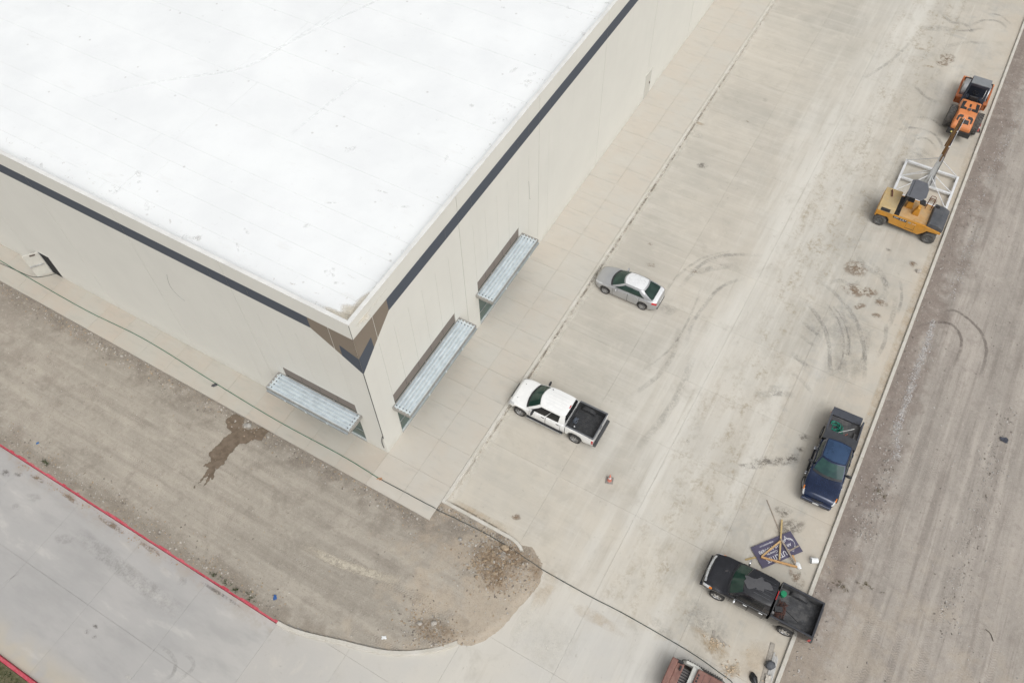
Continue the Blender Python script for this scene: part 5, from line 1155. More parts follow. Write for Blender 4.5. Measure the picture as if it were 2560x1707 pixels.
for sg in (-1, 1):
    hoodbit([(sg * .34, -.62), (sg * .58, -.66), (sg * .60, -1.45), (sg * .18, -1.42), (sg * .18, -1.20), (sg * .40, -1.18)])
    hoodbit([(sg * .16, -1.98), (sg * .40, -1.98), (sg * .52, -2.10), (sg * .52, -2.40), (sg * .42, -2.44), (sg * .38, -2.16), (sg * .16, -2.14)])
hoodbit([(-.30, -2.26), (.30, -2.26), (.34, -2.52), (-.34, -2.52)]); hoodbit([(-.05, -.78), (.05, -.78), (.07, -1.02), (0, -1.10), (-.07, -1.02)])
MB().lathe_z([(.001, .13), (.10, .13), (.115, .11), (.115, .05), (.09, .04), (.09, 0)], (.02, -1.40, 1.84), 16).build('air_intake', CHAR, hd, smooth=40)
MB().box(-.78, .78, -2.86, -2.62, .62, 1.0).build('rear_bumper', BLK2, hm, bev=.03); MB().box(-.50, -.40, -2.89, -2.86, .78, .88).build('lamp', M('lamp_yellow', (.7, .6, .2), .4), hm)
MB().box(-.6, .6, -2.6, -.3, .55, .95).build('chassis', BLK2, hm)
for sg in (-1, 1):
    o = MB().lathe_y([(.34, -.22), (.62, -.27), (.72, -.22), (.735, -.1), (.735, .1), (.72, .22), (.62, .27), (.34, .22)], (0, 0, 0), 32).build('tyre', TYG, hm, smooth=40); o.rotation_euler = (0, 0, R(90)); o.location = (sg * .88, -1.1, .75)
    b = MB()
    for k in range(44):
        t = 2 * math.pi * (k // 2 + (.5 if k % 2 else 0)) / 22; s2 = 1 if k % 2 else -1; p = lambda yy, tt: Vector((.755 * math.cos(tt), yy, .755 * math.sin(tt))); b.beam(p(s2 * .02, t), p(s2 * .25, t + .16), .06, .05, up=(math.cos(t), 0, math.sin(t)))
    q = b.build('tread', TYG, o); q['kind'] = 'stuff'
    MB().lathe_y([(.02, -sg * .1), (.12, -sg * .12), (.3, -sg * .05), (.36, -sg * .2)], (0, 0, 0), 20).build('rim', ORD, o, smooth=40)

# ================================================================ steel base frame with mast
WST = M('white_steel', (.70, .71, .72), .5, var=.06, scale=3, dust=.25, dustcol=(.5, .48, .45, 1)); GST = M('galvanised_plate', (.62, .64, .65), .5, .2, var=.1, scale=3); BRS = M('rusty_brown_steel', (.19, .105, .042), .75, .2, var=.18, scale=3); BRS2 = M('weathered_brown_steel', (.20, .14, .11), .75, var=.15); DKI = M('mast_inner_dark', (.03, .028, .045), .6)
ms = thing('mast_frame', 'white steel base frame with braced upright brown and grey mast', 'mast', (20.80, 34.95, L))
X0, X1, Y0, Y1 = -1.80, 1.70, -1.80, 1.78
def bar(a, b, w=.15, h=.15, mat=WST, nm='frame_beam'): return MB().beam(a, b, w, h).build(nm, mat, ms, bev=.012)
bar((X0, Y0, .30), (X0, Y1 + .075, .30), .16, .16); bar((X1, Y0, .30), (X1, Y1 + .075, .30), .16, .16)
bar((X0 + .08, Y1, .30), (X1 - .08, Y1, .30)); bar((X0 + .08, 0.0, .30), (X1 - .08, 0.0, .30)); bar((X0 + .08, Y0 + .1, .30), (X1 - .08, Y0 + .1, .30))
bar((0, .08, .31), (0, Y1 - .08, .31), .2, .14)
for x in (X0, X1):
    for y in (Y0 + .2, 0, Y1 - .1): MB().box(x - .11, x + .11, y - .11, y + .11, 0, .22).build('foot_pad', M('pad_steel', (.35, .35, .34), .6, .4), ms, bev=.01)
MB().box(-.17, .17, -.17, -.13, .38, 6.2).build('mast_plate', GST, ms)                          # south flange
MB().box(-.17, -.13, -.129, .20, .38, 6.15).build('mast_plate', GST, ms); MB().box(.13, .17, -.129, .20, .38, 6.15).build('mast_plate', GST, ms); MB().box(-.129, .129, .16, .20, .38, 6.1).build('mast_plate', GST, ms)
MB().box(-.19, -.06, -.215, -.172, 3.3, 6.25).build('cladding_plate', BRS, ms, bev=.006, seg=1); MB().box(-.058, .04, -.235, -.172, 2.7, 6.2).build('cladding_plate', BRS, ms, bev=.006, seg=1)
MB().box(-.30, -.195, -.16, .10, 3.9, 6.3).build('cladding_plate', BRS, ms, bev=.006, seg=1)
MB().box(.045, .17, -.215, -.172, 3.15, 4.0).build('cladding_plate', BRS2, ms, bev=.006, seg=1)
MB().box(.045, .14, -.215, -.175, 4.02, 6.3).build('mast_channel', DKI, ms); MB().box(.141, .19, -.27, -.172, 4.0, 6.35).build('mast_edge', M('white_edge', (.80, .80, .81), .4), ms, bev=.006, seg=1)
MB().box(.045, .14, -.27, -.218, 3.99, 4.06).build('edge_lip', M('white_edge'), ms); MB().box(.045, .14, -.27, -.218, 5.25, 5.31).build('edge_lip', M('white_edge'), ms)
MB().box(.172, .19, -.22, .1, .6, 3.2).build('mast_fin', DKI, ms)
for o in bpy.data.objects:                       # the mast tapers towards its head
    if o.parent == ms and o.name.split('.')[0] in ('mast_plate', 'cladding_plate', 'mast_channel', 'mast_edge', 'edge_lip', 'mast_fin'):
        for v in o.data.vertices:
            k = 1.15 - .70 * max(0, (v.co.z - .4)) / 5.9; v.co.x *= k; v.co.y *= k
for sg in (-1, 1):
    MB().prism_y([(sg * .17, .38), (sg * .60, .38), (sg * .17, 1.5)], -.03, .03).build('gusset', GST, ms); MB().prism_x([(sg * .2, .38), (sg * .62, .38), (sg * .2, 1.4)], -.03, .03).build('gusset', GST, ms)
for a, z, b in [((-.17, .1), 2.7, (X0, Y1 - .05)), ((-.17, -.05), 1.55, (X0 + .05, .02)), ((-.17, -.1), 1.3, (X0, Y0 + .15)), ((.17, .1), 2.6, (X1 - .05, Y1 - .05)), ((.17, .05), 1.3, (X1 - .08, .05)), ((.1, -.17), 1.2, (X1 - .05, Y0 + .15)), ((-.17, .16), 1.6, (X0 + .12, .12))]:
    MB().cyl((a[0], a[1], z), (b[0], b[1], .40), .028, 8).build('brace_rod', WST, ms, smooth=50)

# ================================================================ compact machine at the bottom edge
RED = M('oxide_red_panel', (.21, .105, .085), .6, var=.15, scale=3, dust=.35, dustcol=(.38, .24, .19, 1)); WHD = M('dirty_white_steel', (.62, .62, .58), .55, var=.1, dust=.4, dustcol=(.42, .40, .36, 1)); GRL = M('radiator_grey', (.21, .19, .185), .6, var=.2, scale=8)
sk = thing('tracked_loader', 'rust red and white compact tracked machine cut off at the bottom', 'loader', (19.60, -3.25, L))
MB().box(-1.36, -1.06, -.80, .80, .55, 1.06).build('front_bar', RED, sk, bev=.05, seg=3); MB().box(-1.06, -.72, -.74, .74, .66, .98).build('front_panel', RED, sk, bev=.03)
gr = MB().box(-.74, -.34, -.60, .62, .50, .80).build('radiator', GRL, sk)
for k in range(9): MB().box(-.745, -.335, -.56 + .135 * k, -.53 + .135 * k, .80, .90).build('slat', BLK2, gr)
MB().box(-.90, -.80, .36, .60, .99, 1.10).build('work_lamp', BLK2, sk, bev=.03)
MB().box(-.34, -.10, -.82, .86, .45, 1.05).build('cross_plate', WHD, sk, bev=.02)
hd = MB().box(-.10, 1.25, -.82, .84, .5, 1.25).build('engine_hood', RED, sk, bev=.07, seg=3)
for k in range(3): MB().box(-.03, .05, .20 + .15 * k, .30 + .15 * k, 1.246, 1.262).build('hood_vent', BLK2, hd, bev=.01)
MB().lathe_z([(.001, .02), (.17, .02), (.19, .0)], (.85, .12, 1.25), 20).build('round_grille', GRL, hd)
for i in range(3):
    for j in range(3): MB().cyl((.77 + .08 * i, .04 + .08 * j, 1.268), (.77 + .08 * i, .04 + .08 * j, 1.276), .028, 8).build('grille_hole', BLK2, hd)
for x in (.25, .55): MB().box(x - .006, x + .006, -.7, .74, 1.2515, 1.254).build('panel_joint', BLK2, hd)
MB().prism_y([(-.85, .62), (-.70, .95), (-.1, .98), (.15, .75), (.1, .6)], .86, 1.0).build('lift_arm', WHD, sk, bev=.02); MB().prism_y([(-.95, .62), (-.70, .95), (-.1, .98), (.15, .75), (.1, .6)], -1.0, -.84).build('lift_arm', WHD, sk, bev=.02)
MB().box(-1.16, -.80, .66, .84, .8, .98).build('hitch_block', BLK2, sk, bev=.02); MB().box(-.98, -.72, -.8, -.48, .98, 1.12).build('light_box', WHD, sk, bev=.04)
for sg in (1, -1):
    tr = MB().prism_y([(-.7, .08), (-.9, .3), (-.75, .55), (1.1, .55), (1.3, .3), (1.1, .04), (-.5, .02)], min(sg * .87, sg * 1.14), max(sg * .87, sg * 1.14)).build('track', TYG, sk, bev=.04)
    for k in range(16): MB().box(-.68 + .115 * k, -.62 + .115 * k, min(sg * .86, sg * 1.16), max(sg * .86, sg * 1.16), .55, .585).build('track_lug', TYG, tr)

# ================================================================ sign board and lumber
WOOD = M('pale_lumber', (.50, .33, .16), .8, var=.18, scale=5); WOODY = M('yellow_lumber', (.46, .34, .16), .8, var=.15, scale=5); WOODO = M('orange_lumber', (.52, .30, .13), .8, var=.15, scale=5); WOODG = M('grey_lumber', (.32, .27, .22), .85, var=.2, scale=5); WOODW = M('weathered_plank', (.34, .31, .27), .9, var=.2, scale=4)
sg_m = Matrix(((-.620, .785, 0, 21.06), (-.785, -.620, 0, 6.70), (0, 0, 1, L + .10), (0, 0, 0, 1)))     # reading direction, text up, origin at the emblem-side low corner
sgn = thing('sign_board', 'purple-grey utility company sign lying face up near the black pickup', 'sign', (0, 0, 0))
SIGNP = M('sign_purple', (.085, .075, .125), .5, var=.06); SIGNW = M('sign_white', (.74, .74, .76), .6, var=.04)
MB().box(0, 2.40, 0, 1.20, -.012, 0, sg_m).build('panel', SIGNP, sgn, bev=.004, seg=1)
tx = lambda u, v: sg_m @ Matrix.Translation((u, v, .003))
lettering('lettering', 'UTILITIES', .37, SIGNW, sgn, tx(.82, .93), .78); lettering('lettering', 'Converse', .17, SIGNW, sgn, tx(1.20, .66), .9); lettering('lettering', '210-310-7890', .27, SIGNW, sgn, tx(.90, .42), .82); lettering('lettering', 'info@arutilitiesllc.com', .105, SIGNW, sgn, tx(1.13, .16), .85)
lettering('lettering', 'AR', .22, SIGNW, sgn, tx(.36, .62), .9)
def eline(pts, w=.016): 
    for a, b in zip(pts[:-1], pts[1:]): MB().beam(sg_m @ Vector((a[0], a[1], .004)), sg_m @ Vector((b[0], b[1], .004)), w, .004).build('emblem_line', SIGNW, sgn)
ring = [(.45 + .30 * math.cos(R(t)), .60 + .30 * math.sin(R(t))) for t in range(0, 361, 30)]; eline(ring)
eline([(.45 + .33 * math.cos(R(t)), .60 + .33 * math.sin(R(t))) for t in range(200, 341, 20)], .02)
eline([(.22, .42), (.36, .38), (.45, .12), (.54, .38), (.68, .42)], .02); eline([(.2, .8), (.33, .88), (.45, 1.02), (.57, .88), (.7, .8)], .014); eline([(.2, .5), (.24, .36)], .014); eline([(.7, .5), (.66, .36)], .014)
def board(name, label, a, b, w, h, mat, za=0.0, zb=None, cat='board', group=None):
    zb = za if zb is None else zb; o = MB().beam((a[0], a[1], L + za), (b[0], b[1], L + zb), w, h).build(name, mat, None, bev=.004, seg=1); return tag(o, label, cat, group)
board('lumber', 'longest thin lumber strip pointing away from the sign board', (19.39, 7.79), (20.70, 6.30), .05, .035, WOODG, .02, .03)
board('lumber', 'short yellow lumber end poking out left of the sign board', (19.57, 4.10), (20.35, 4.80), .09, .04, WOODY, .03, .055)
board('lumber', 'small weathered stick lying on the emblem of the sign', (21.70, 6.12), (21.33, 5.54), .07, .03, WOODG, .135)
br = thing('timber_brace', 'nailed triangle of pale lumber lying on top of the sign board', 'brace', (20.9, 5.3, L))
def bb(a, b, w, h, mat, za, zb): MB().beam((a[0] - 20.9, a[1] - 5.3, za), (b[0] - 20.9, b[1] - 5.3, zb), w, h).build('board', mat, br, bev=.004, seg=1)
bb((20.46, 7.06), (21.09, 4.88), .09, .04, WOODY, .14, .20); bb((20.79, 5.87), (20.24, 4.63), .09, .04, WOOD, .22, .16); bb((20.22, 4.56), (22.00, 4.97), .10, .09, WOODO, .19, .19); bb((20.78, 5.95), (21.86, 5.06), .085, .04, WOODG, .25, .27); bb((21.60, 5.50), (21.85, 5.18), .085, .04, WOODO, .12, .12)

# ================================================================ small things on the lot
WPL = M('white_plastic', (.76, .77, .77), .4, var=.04)
b = MB().lathe_y([(.001, .36), (.135, .36), (.145, .34), (.165, 0), (.175, 0), (.175, .03), (.165, .03)], (0, 0, 0), 20); o = b.build('bucket', WPL, smooth=35); o.location = (22.50, 5.66, L + .172); o.rotation_euler = (0, 0, R(-62)); tag(o, 'white plastic bucket lying on its side against the field kerb', 'bucket')
def lump(name, label, cat, x, y, z, sx, sy, sz, mat, seed, rz=0.0, rough=.35, flat=False):
    flat = flat or name in ('rock', 'clod'); bm = bmesh.new(); bmesh.ops.create_icosphere(bm, subdivisions=2 if flat else 3, radius=1)
    for v in bm.verts:
        n = mnoise.noise(v.co * 1.6 + Vector((seed * 3.7, 0, 0))) * rough + mnoise.noise(v.co * 4 + Vector((0, seed, 0))) * rough * .4
        v.co *= 1 + n; v.co = Vector((v.co.x * sx, v.co.y * sy, max(v.co.z, -.6) * sz))
    me = bpy.data.meshes.new(name); bm.to_mesh(me); bm.free(); me.materials.append(mat); me.polygons.foreach_set('use_smooth', [not flat] * len(me.polygons))
    o = link_mesh(name, me); o.location = (x, y, z + .55 * sz); o.rotation_euler = (0, 0, rz); return tag(o, label, cat)
lump('plastic_bag', 'white plastic bag at the lower corner of the nailed triangle', 'bag', 22.02, 5.14, L + .02, .22, .13, .10, WPL, 3, R(-35))
def cone(x, y, label, red, base):
    t = thing('traffic_cone', label, 'cone', (x, y, L), R(17))
    MB().box(-.21, .21, -.21, .21, 0, .035).build('base', base, t, bev=.015)
    MB().lathe_z([(.13, .035), (.115, .10), (.085, .30)], (0, 0, 0), 18).lathe_z([(.068, .42), (.025, .70), (.001, .705)], (0, 0, 0), 18).build('cone_body', red, t, smooth=40)
    MB().lathe_z([(.0865, .30), (.0695, .42)], (0, 0, 0), 18).build('reflective_collar', M('collar_white', (.72, .73, .72), .5), t, smooth=40)
cone(11.50, 4.66, 'red traffic cone with white collar standing alone on the open lot', M('cone_red', (.60, .20, .15), .55, var=.1), M('cone_base_grey', (.24, .22, .20), .85, var=.2))
cone(22.62, 42.60, 'faded red traffic cone between the drum roller and the kerb', M('cone_red_dull', (.42, .09, .08), .6, var=.15), M('cone_base_black', (.06, .055, .05), .85))
STONE = M('pale_stone', (.40, .37, .33), .9, var=.2, scale=6, bump=.3); STONEG = M('grey_stone', (.33, .315, .29), .9, var=.2, scale=6, bump=.3); CLOD = M('tan_clod', (.34, .265, .185), .95, var=.25, scale=6, bump=.4)
lump('rock', 'pale rock lying by the field kerb south of the yellow roller', 'rock', 22.36, 27.43, L, .19, .14, .14, STONE, 5, .4)
lump('rock', 'flat grey concrete chunk at the head of the wet patch', 'rock', -8.08, -2.50, -.12, .25, .16, .10, STONEG, 6, .3)
lump('rock', 'small pale stone beside the sidewalk left of the wet patch', 'rock', -17.92, -2.56, -.12, .13, .09, .08, STONE, 7, .2)
lump('rock', 'flat grey slab half buried in the soil heap', 'rock', 8.54, -1.98, .08, .27, .22, .06, STONEG, 11, .6, .2)
lump('rock', 'tan boulder just above the flat slab on the soil heap', 'rock', 8.45, -1.55, .04, .24, .16, .13, CLOD, 12, .2)
lump('rock', 'larger stone of the pair in the soil near the curved kerb', 'rock', 7.32, -6.61, -.02, .17, .13, .11, STONE, 13, .8)
lump('rock', 'smaller stone of the pair in the soil near the curved kerb', 'rock', 6.72, -6.95, -.04, .14, .11, .09, STONE, 14, .3)
lump('rock', 'lone grey stone on bare soil west of the heap', 'rock', 6.17, -2.27, -.06, .11, .1, .09, STONEG, 15)
rg = random.Random(21)
for k, (x, y) in enumerate([(7.55, -3.05), (7.75, -3.15), (7.62, -2.85), (7.9, -3.3), (8.03, -2.4), (8.18, -2.22), (7.95, -2.6), (8.25, -2.55), (8.1, -2.05), (8.92, -2.73), (8.75, -2.95), (8.35, -3.1), (8.0, -3.55), (8.5, -3.4), (7.8, -2.1), (8.3, -1.85), (9.1, -3.2), (8.7, -3.7), (9.3, -2.1), (7.4, -3.4), (8.9, -2.2), (8.15, -2.85)]):
    o = lump('clod', 'tan clod among the others on the soil heap beside the driveway', 'clod', x + rg.uniform(-.05, .05), y + rg.uniform(-.05, .05), verge_h(x, y) - .02, rg.uniform(.06, .16), rg.uniform(.05, .10), rg.uniform(.04, .09), CLOD, 30 + k, rg.uniform(0, 3), .8); o['group'] = 'clods on the soil heap'

# pebbles: uncountable, joined
ICO = None
def pebbles(name, pts, mat, seed=1):
    rg = random.Random(seed); bm = bmesh.new(); bmesh.ops.create_icosphere(bm, subdivisions=1, radius=1); base = np.array([v.co[:] for v in bm.verts]); fs = np.array([[v.index for v in f.verts] for f in bm.faces]); bm.free()
    nv = len(base); V = np.zeros((len(pts) * nv, 3)); F = np.zeros((len(pts) * len(fs), 3), int); vr = [base * (1 + .25 * np.random.RandomState(k).randn(nv, 1).clip(-1, 1)) for k in range(8)]
    for i, (x, y, z, s) in enumerate(pts):
        a = rg.uniform(0, 6.28); c, q = math.cos(a), math.sin(a); b = vr[i % 8] * np.array([s * rg.uniform(.8, 1.5), s * rg.uniform(.7, 1.1), s * rg.uniform(.5, .8)])
        V[i * nv:(i + 1) * nv] = np.stack([b[:, 0] * c - b[:, 1] * q + x, b[:, 0] * q + b[:, 1] * c + y, b[:, 2] + z + s * .2], 1); F[i * len(fs):(i + 1) * len(fs)] = fs + i * nv
    me = bpy.data.meshes.new(name); me.from_pydata(V.tolist(), [], F.tolist()); me.materials.append(mat); me.update(); o = link_mesh(name, me); o['kind'] = 'stuff'; return o
rg = random.Random(5); P1, P2, P3 = [], [], []
def scat(n, fx, fy, s0, s1, hf, pred=lambda x, y: True):
    for k in range(n):
        x, y = fx(), fy()
        if not pred(x, y): continue
        s = s0 + (s1 - s0) * rg.random() ** 2.5; (P1, P2, P3)[rg.choices((0, 1, 2), (4, 4, 3))[0]].append((x, y, hf(x, y), s))
inV = lambda x, y: inpoly(x, y, VP)
scat(1500, lambda: rg.uniform(-33, 4.1), lambda: -2.25 - abs(rg.gauss(0, .45)), .012, .06, verge_h, inV)
scat(1300, lambda: rg.uniform(-30, .4), lambda: -10.25 + abs(rg.gauss(0, .6)), .012, .055, verge_h, inV)
scat(1300, lambda: rg.gauss(8.7, 1.0), lambda: rg.gauss(-2.4, .85), .015, .07, verge_h, inV)
scat(700, lambda: rg.gauss(7.4, 1.0), lambda: rg.gauss(-7.0, .55), .012, .06, verge_h, inV)
scat(500, lambda: rg.uniform(4.2, 8.8), lambda: -1.05 - abs(rg.gauss(0, .4)), .012, .05, verge_h, inV)
scat(1200, lambda: rg.uniform(-33, 10.5), lambda: rg.uniform(-10.2, -2.3), .010, .04, verge_h, inV)
scat(260, lambda: rg.gauss(10.55, .22), lambda: rg.uniform(-3.2, -.9), .010, .035, verge_h, inV)
pebbles('pebbles_verge', P1, M('verge_stone', (.42, .39, .35), .9, var=.2)); pebbles('pebbles_verge_tan', P2, CLOD, 2); pebbles('pebbles_verge_dark', P3, M('dark_stone', (.20, .175, .15), .9, var=.2), 3)
P1, P2, P3 = [], [], []
gb = hermite([(14.0, 24.7), (15.6, 24.24), (17.8, 24.23), (20, 24.2), (21.7, 24.25), (24, 24.15), (26, 24.6), (30, 24.6), (36, 24.4), (45, 24.9)])
for k in range(1500):
    y = rg.uniform(13.4, 24.0) if k < 1100 else rg.uniform(26, 46); w = .11 + .13 * mnoise.noise(Vector((0, y * .8, 3)))
    x = gb(y) + rg.gauss(0, max(.05, w)) * (1 if k < 1100 else 2.2); P1.append((x, y, field_h(x, y), .014 + .035 * rg.random() ** 2))
pebbles('gravel_band', P1, M('white_gravel', (.42, .40, .39), .9, var=.15), 4)
P1 = []
scat(1500, lambda: rg.uniform(23.25, 33), lambda: rg.uniform(-2, 60), .010, .05, field_h); scat(900, lambda: 23.25 + abs(rg.gauss(0, .8)), lambda: rg.uniform(-1, 50), .012, .06, field_h); scat(700, lambda: rg.gauss(29.4, .35), lambda: rg.uniform(5, 20), .012, .055, field_h); scat(500, lambda: rg.gauss(24.4, .35), lambda: rg.uniform(8, 14), .012, .06, field_h)
pebbles('pebbles_field', P1, M('field_stone', (.40, .375, .35), .9, var=.2), 5); pebbles('pebbles_field_tan', P2, M('field_stone_tan', (.33, .30, .27), .9, var=.2), 6); pebbles('pebbles_field_dark', P3, M('dark_stone'), 7)
P1, P2, P3 = [], [], []
scat(700, lambda: 4.42 + abs(rg.gauss(0, .10)), lambda: rg.uniform(-.5, 52), .008, .028, lambda x, y: L); scat(260, lambda: rg.uniform(-18, -6), lambda: -10.62 - abs(rg.gauss(0, .16)), .010, .04, lambda x, y: L); scat(300, lambda: rg.uniform(15.2, 18.2), lambda: rg.uniform(8, 46), .006, .018, lambda x, y: L)
pebbles('kerb_grit', P1 + P2 + P3, CLOD, 8)

# wet patch and chalky track on the verge
WETP = [(-9.45, -2.86), (-9.3, -2.4), (-9.11, -2.18), (-8.5, -2.3), (-8.3, -2.75), (-7.9, -2.7), (-7.3, -2.18), (-6.75, -2.13), (-6.75, -2.9), (-7.2, -3.0), (-7.35, -3.45), (-7.7, -3.6), (-7.76, -4.57), (-7.62, -5.05), (-7.83, -5.5), (-7.60, -6.0), (-7.74, -6.66), (-7.95, -6.0), (-8.05, -6.6), (-8.20, -7.05), (-8.12, -6.3), (-8.27, -5.7), (-8.62, -5.75), (-8.45, -5.3), (-8.85, -4.97), (-8.75, -3.9), (-8.6, -3.3), (-9.1, -3.2)]
WETC = WETP + [WETP[0]]; v = []; a = []; f = []; st = .04; nx = int(3.3 / st); ny = int(5.3 / st)
for i in range(nx + 1):
    for j in range(ny + 1):
        x = -9.75 + i * st; y = -7.3 + j * st; d = segdist(x, y, WETC) * (1 if inpoly(x, y, WETP) else -1) + .10 * fbm(x, y, 2.2, 3, 1) + .16 * fbm(x, y, 6.0, 3, 4) - .02
        v.append((x, y, verge_h(x, y) + .014)); a.append(max(0, min(1, .5 + d / .09)))
for i in range(nx):
    for j in range(ny): k = i * (ny + 1) + j; f.append((k, k + ny + 1, k + ny + 2, k + 1))
t = NT('wet_soil'); p = t.pos(); n = t.noise(p, 3.0, 5, .65); al = t.ramp(t.attr('a'), .35, .65)
wet = sheet('puddle', v, f, a, t.out(t.mix(t.ramp(n, .35, .65), (.14, .105, .075, 1), (.20, .155, .115, 1)), t.ramp(n, .4, .6, .35, .7), alpha=t.mul(al, .9), spec=.35), None); struct(wet)
MK_CHALK = mat_mark('chalk_track', alb(206, 197, 180), 3.0, .34, .52, .8)
for pts, w in (([(-.9, -6.62), (.2, -6.55), (1.4, -6.45), (2.6, -6.2), (3.8, -5.9), (4.7, -5.6)], .55),): struct(streak('chalk_track', pts, w, MK_CHALK, None, hf=verge_h))
MK_HEAP = mat_mark('heap_soil', alb(150, 127, 101), 1.8, .3, .62, .7)
for x, y, a_, b_, r in [(8.5, -2.4, 1.5, 1.2, 0), (8.9, -3.3, 1.0, .7, .4), (9.2, -1.6, .9, .5, 0), (7.6, -6.9, 1.3, .6, .2), (10.4, -1.7, .35, .7, .5)]:
    P0 = MB().grid(lambda u, v: (x + a_ * v * math.cos(6.2832 * u) * math.cos(r) - b_ * v * math.sin(6.2832 * u) * math.sin(r), y + a_ * v * math.cos(6.2832 * u) * math.sin(r) + b_ * v * math.sin(6.2832 * u) * math.cos(r), 0), 40, 14)
    _mz[0] += 1; struct(sheet('heap_soil', [(q.x, q.y, verge_h(q.x, q.y) + .012 + .0002 * _mz[0]) for q in P0.v], P0.f, [1 - (i % 15) / 14 for i in range(len(P0.v))], MK_HEAP, None))

# hoses and cables
def gz(x, y):
    if x < 4.16 and y > -2.18: return 0.0
    if x < 10.95 and y < -.9: return max(L, verge_h(x, y))
    return L
def line(name, label, pts, r, mat, cat='hose'):
    P = smooth_path([(x, y, 0) for x, y in pts], 10); return tag(MB().tube([(q.x, q.y, gz(q.x, q.y) + r + .008) for q in P], r, 6).build(name, mat, smooth=60), label, cat)
line('garden_hose', 'green hose running along the south sidewalk', [(-36, -.75), (-30.4, -1.02), (-26.57, -1.13), (-22.2, -1.17), (-17.4, -1.0), (-11.6, -1.27), (-6.7, -1.45), (-2.1, -1.42), (.42, -1.53)], .022, M('hose_green', (.07, .17, .11), .5, var=.15))
line('power_cable', 'dark cable continuing from the green hose across soil and driveway', [(.50, -1.53), (2.2, -1.5), (4.06, -1.47), (5.6, -1.38), (7.19, -1.33), (8.3, -1.38), (9.39, -1.46), (10.82, -1.53), (13.37, -1.55), (15.0, -1.49), (16.6, -1.5), (18.58, -1.55), (19.6, -1.62), (20.4, -1.73), (20.93, -1.8), (21.25, -1.9), (21.9, -2.4)], .022, M('cable_dark', (.06, .07, .065), .6), 'cable')
line('power_cable', 'dark cable looping into the open warehouse door', [(-31, -1.25), (-29.4, -1.12), (-28.3, -1.05), (-27.5, -.95), (-27.0, -.72), (-26.6, -.35), (-26.3, -.02), (-26.1, .1)], .02, M('cable_dark'), 'cable')
tag(MB().tube(smooth_path([(.36, -1.62, .02), (.48, -1.52, .04), (.56, -1.44, .03), (.62, -1.52, .05), (.5, -1.6, .03)], 5), .02, 6).build('rope_knot', M('orange_cord', (.50, .22, .08), .7)), 'orange cord knot where the hose meets the dark cable', 'cord')
lump('tape_bundle', 'small dark bundle beside the hose on the sidewalk', 'bundle', -11.50, -1.40, 0.0, .16, .09, .06, M('bundle_dark', (.06, .06, .065), .7, var=.3), 41, .9, .5)

# litter
def rag(name, label, x, y, z, s, mat, seed):
    def fn(u, v):
        px, py = (u - .5) * s, (v - .5) * s * .7; px *= 1 + .4 * mnoise.noise(Vector((v * 2, seed, 0))); py *= 1 + .5 * mnoise.noise(Vector((u * 2, seed, 5)))
        return (px, py, .03 + .05 * abs(mnoise.noise(Vector((u * 4, v * 4, seed)))) * s * 4)
    b = MB().grid(fn, 10, 10); o = b.build(name, mat, smooth=60); m = o.modifiers.new('thick', 'SOLIDIFY'); m.thickness = .008; o.location = (x, y, z); o.rotation_euler = (0, 0, seed); return tag(o, label, 'litter')
rag('rag', 'crumpled bright blue scrap on the soil near the red kerb end', -.41, -9.50, verge_h(-.41, -9.5), .24, M('blue_cloth', (.03, .10, .30), .7), 2.2)
rag('rag', 'tiny blue scrap on the soil at the left edge', -17.81, -9.3, verge_h(-17.81, -9.3), .15, M('blue_cloth2', (.03, .14, .36), .7), 1.1)
rag('plastic_scrap', 'torn white plastic scrap on the soil inside the curved kerb', 5.55, -8.40, verge_h(5.55, -8.4), .24, WPL, .6)
rag('rag', 'dark crumpled rag on the open field', 29.61, 17.62, field_h(29.61, 17.62), .42, M('slate_cloth', (.055, .06, .08), .8, var=.3), 3.3)
tag(MB().tube(smooth_path([(31.05, 6.55, field_h(31, 6.5) + .02), (31.3, 6.45, field_h(31, 6.5) + .03), (31.5, 6.15, field_h(31, 6.5) + .02)], 5), .018, 5).build('stick', M('dark_twig', (.10, .085, .07), .9)), 'short curved dark stick lying on the field', 'stick')

# offcuts, planks, bundle and bags near the compact machine
CREAMP = M('cream_offcut', (.58, .46, .33), .7, var=.2); rg = random.Random(9)
me = MB().cyl((-.06, 0, 0), (.06, 0, 0), .02, 7).mesh('offcut'); me.materials.append(CREAMP)
for cx, cy, sx_, sy_, n, lb, gp in [(19.85, -.52, .28, .16, 18, 'cream wood offcut scattered by the two short planks', 'offcuts by the planks'), (20.92, -1.42, .17, .24, 24, 'cream wood offcut in the little heap near the cable end', 'offcuts near the cable end'), (20.75, -.6, .9, .35, 7, 'lone cream wood offcut on the driveway between heap and planks', 'stray offcuts')]:
    for k in range(n):
        o = link_mesh('offcut', me); o.location = (rg.gauss(cx, sx_), rg.gauss(cy, sy_), L + .025 + .03 * rg.random()); s = rg.uniform(.6, 1.1); o.scale = (s, s, s); o.rotation_euler = (0, rg.uniform(-.3, .3), rg.uniform(0, 3.1)); tag(o, lb, 'offcut', gp)
board('plank', 'short upright-lying grey plank above the scattered offcuts', (19.54, -.02), (19.64, -.42), .15, .03, WOODW, .018)
board('plank', 'longer grey plank slanting right of the scattered offcuts', (19.78, -.20), (20.32, -.42), .15, .03, WOODW, .018)
board('plank', 'long weathered board under the stakes by the field kerb', (22.26, .83), (22.50, -1.7), .22, .03, WOODW, .02)
rg = random.Random(12)
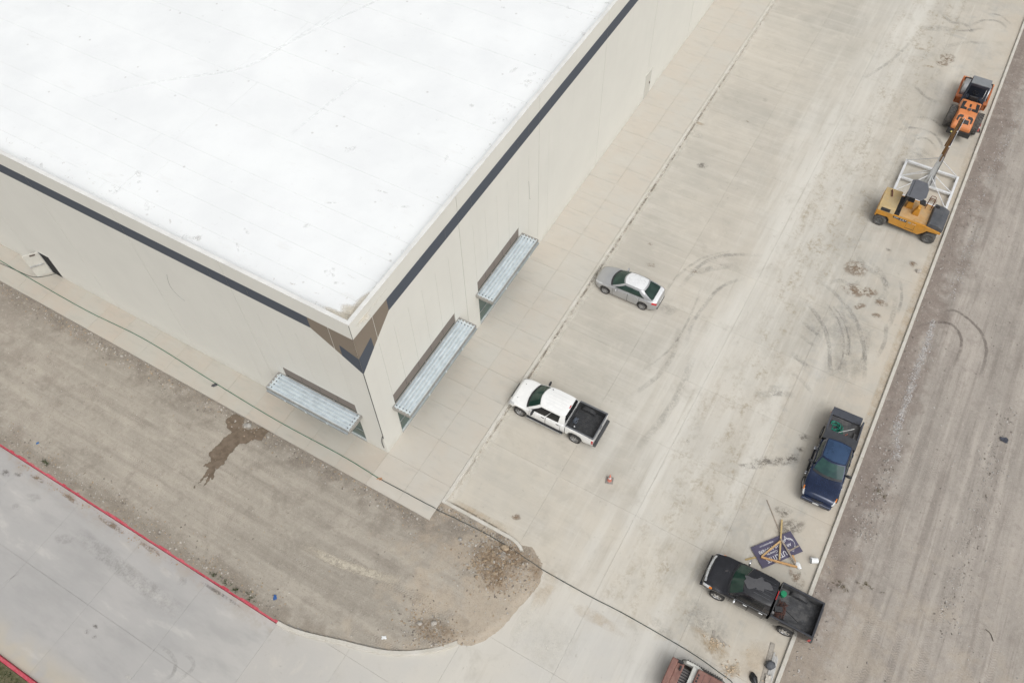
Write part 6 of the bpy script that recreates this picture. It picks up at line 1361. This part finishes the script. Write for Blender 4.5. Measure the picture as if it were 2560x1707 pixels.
for k in range(13):
    x = 22.50 + .024 * k; o = MB().beam((x - .05, .42 - .02 * k + rg.uniform(-.1, .12), L + .06 + .015 * (k % 3)), (x + .10, -1.8, L + .06 + .015 * (k % 3)), .022, .022).build('stake', M('white_stake', (.58, .57, .55), .7, var=.1)); tag(o, 'thin white stake in the bundle lying beside the field kerb', 'stake', 'bundle of white stakes')
lump('sack', 'round grey plastic sack resting on the white stakes', 'bag', 22.47, -.27, L + .07, .25, .21, .20, M('grey_plastic', (.085, .09, .10), .5, var=.25, scale=5), 51, .5, .25)
lump('sack', 'black shiny bag on the driveway left of the long board', 'bag', 22.02, -1.22, L, .27, .17, .15, M('black_bag', (.02, .02, .022), .35, var=.4, scale=6), 52, -.9, .4)
rag('cloth', 'pale folded cloth on the stakes below the grey sack', 22.62, -.92, L + .10, .42, M('pale_cloth', (.52, .48, .42), .85), 1.9)

# weeds and the turf corner
def tuft(mb, x, y, z, n, h, rg):
    for k in range(n):
        a = rg.uniform(0, 6.28); d = rg.uniform(0, .08); bx, by = x + d * math.cos(a), y + d * math.sin(a); l = h * rg.uniform(.5, 1.2); w = .012; q = rg.uniform(0, 6.28); lx_, ly_ = math.cos(a) * l * .7, math.sin(a) * l * .7
        mb.add([(bx - w * math.cos(q), by - w * math.sin(q), z), (bx + w * math.cos(q), by + w * math.sin(q), z), (bx + lx_ * .5, by + ly_ * .5, z + l * .7), (bx + lx_, by + ly_, z + l)], [(0, 1, 2), (0, 2, 3), (1, 2, 3)])
GREEN = M('weed_green', (.05, .085, .025), .7, var=.3); DRY = M('dry_grass', (.16, .135, .07), .8, var=.3)
rg = random.Random(31)
for k, (x, y, lb) in enumerate([(-3.9, -10.2, 'first small weed tuft along the red kerb from the left'), (-2.9, -10.15, 'green weed tuft in the middle of the row along the red kerb'), (-2.3, -10.2, 'bushiest green weed tuft along the red kerb'), (-1.5, -10.15, 'weed tuft nearest the end of the red kerb'), (-16.4, -9.95, 'lone green weed tuft by the red kerb at far left'), (21.95, 4.85, 'tiny green weed beside the white bag on the lot')]):
    b = MB()
    for q in range(7 if k < 5 else 2): tuft(b, x + rg.gauss(0, .16), y + rg.gauss(0, .05), (verge_h(x, y) if k < 5 else L), 9, .13, rg)
    tag(b.build('weed', GREEN), lb, 'weed')
for x, y, lb in [(24.23, 5.17, 'dry grass tuft left of the darker one on the field'), (25.45, 5.75, 'dark dry grass tuft on the field east of the bucket'), (24.38, 11.1, 'sparse dry tuft on the field beside the blue pickup')]:
    b = MB()
    for q in range(12): tuft(b, x + rg.gauss(0, .35), y + rg.gauss(0, .12), field_h(x, y), 7, .10, rg)
    tag(b.build('grass_tuft', DRY), lb, 'grass')
b = MB()
for k in range(700): tuft(b, rg.uniform(-14, -6.5), -18.75 - rg.random() ** 1.4 * 3.2, -.04, 5, .10, rg)
g = b.build('grass', GREEN); g['kind'] = 'stuff'
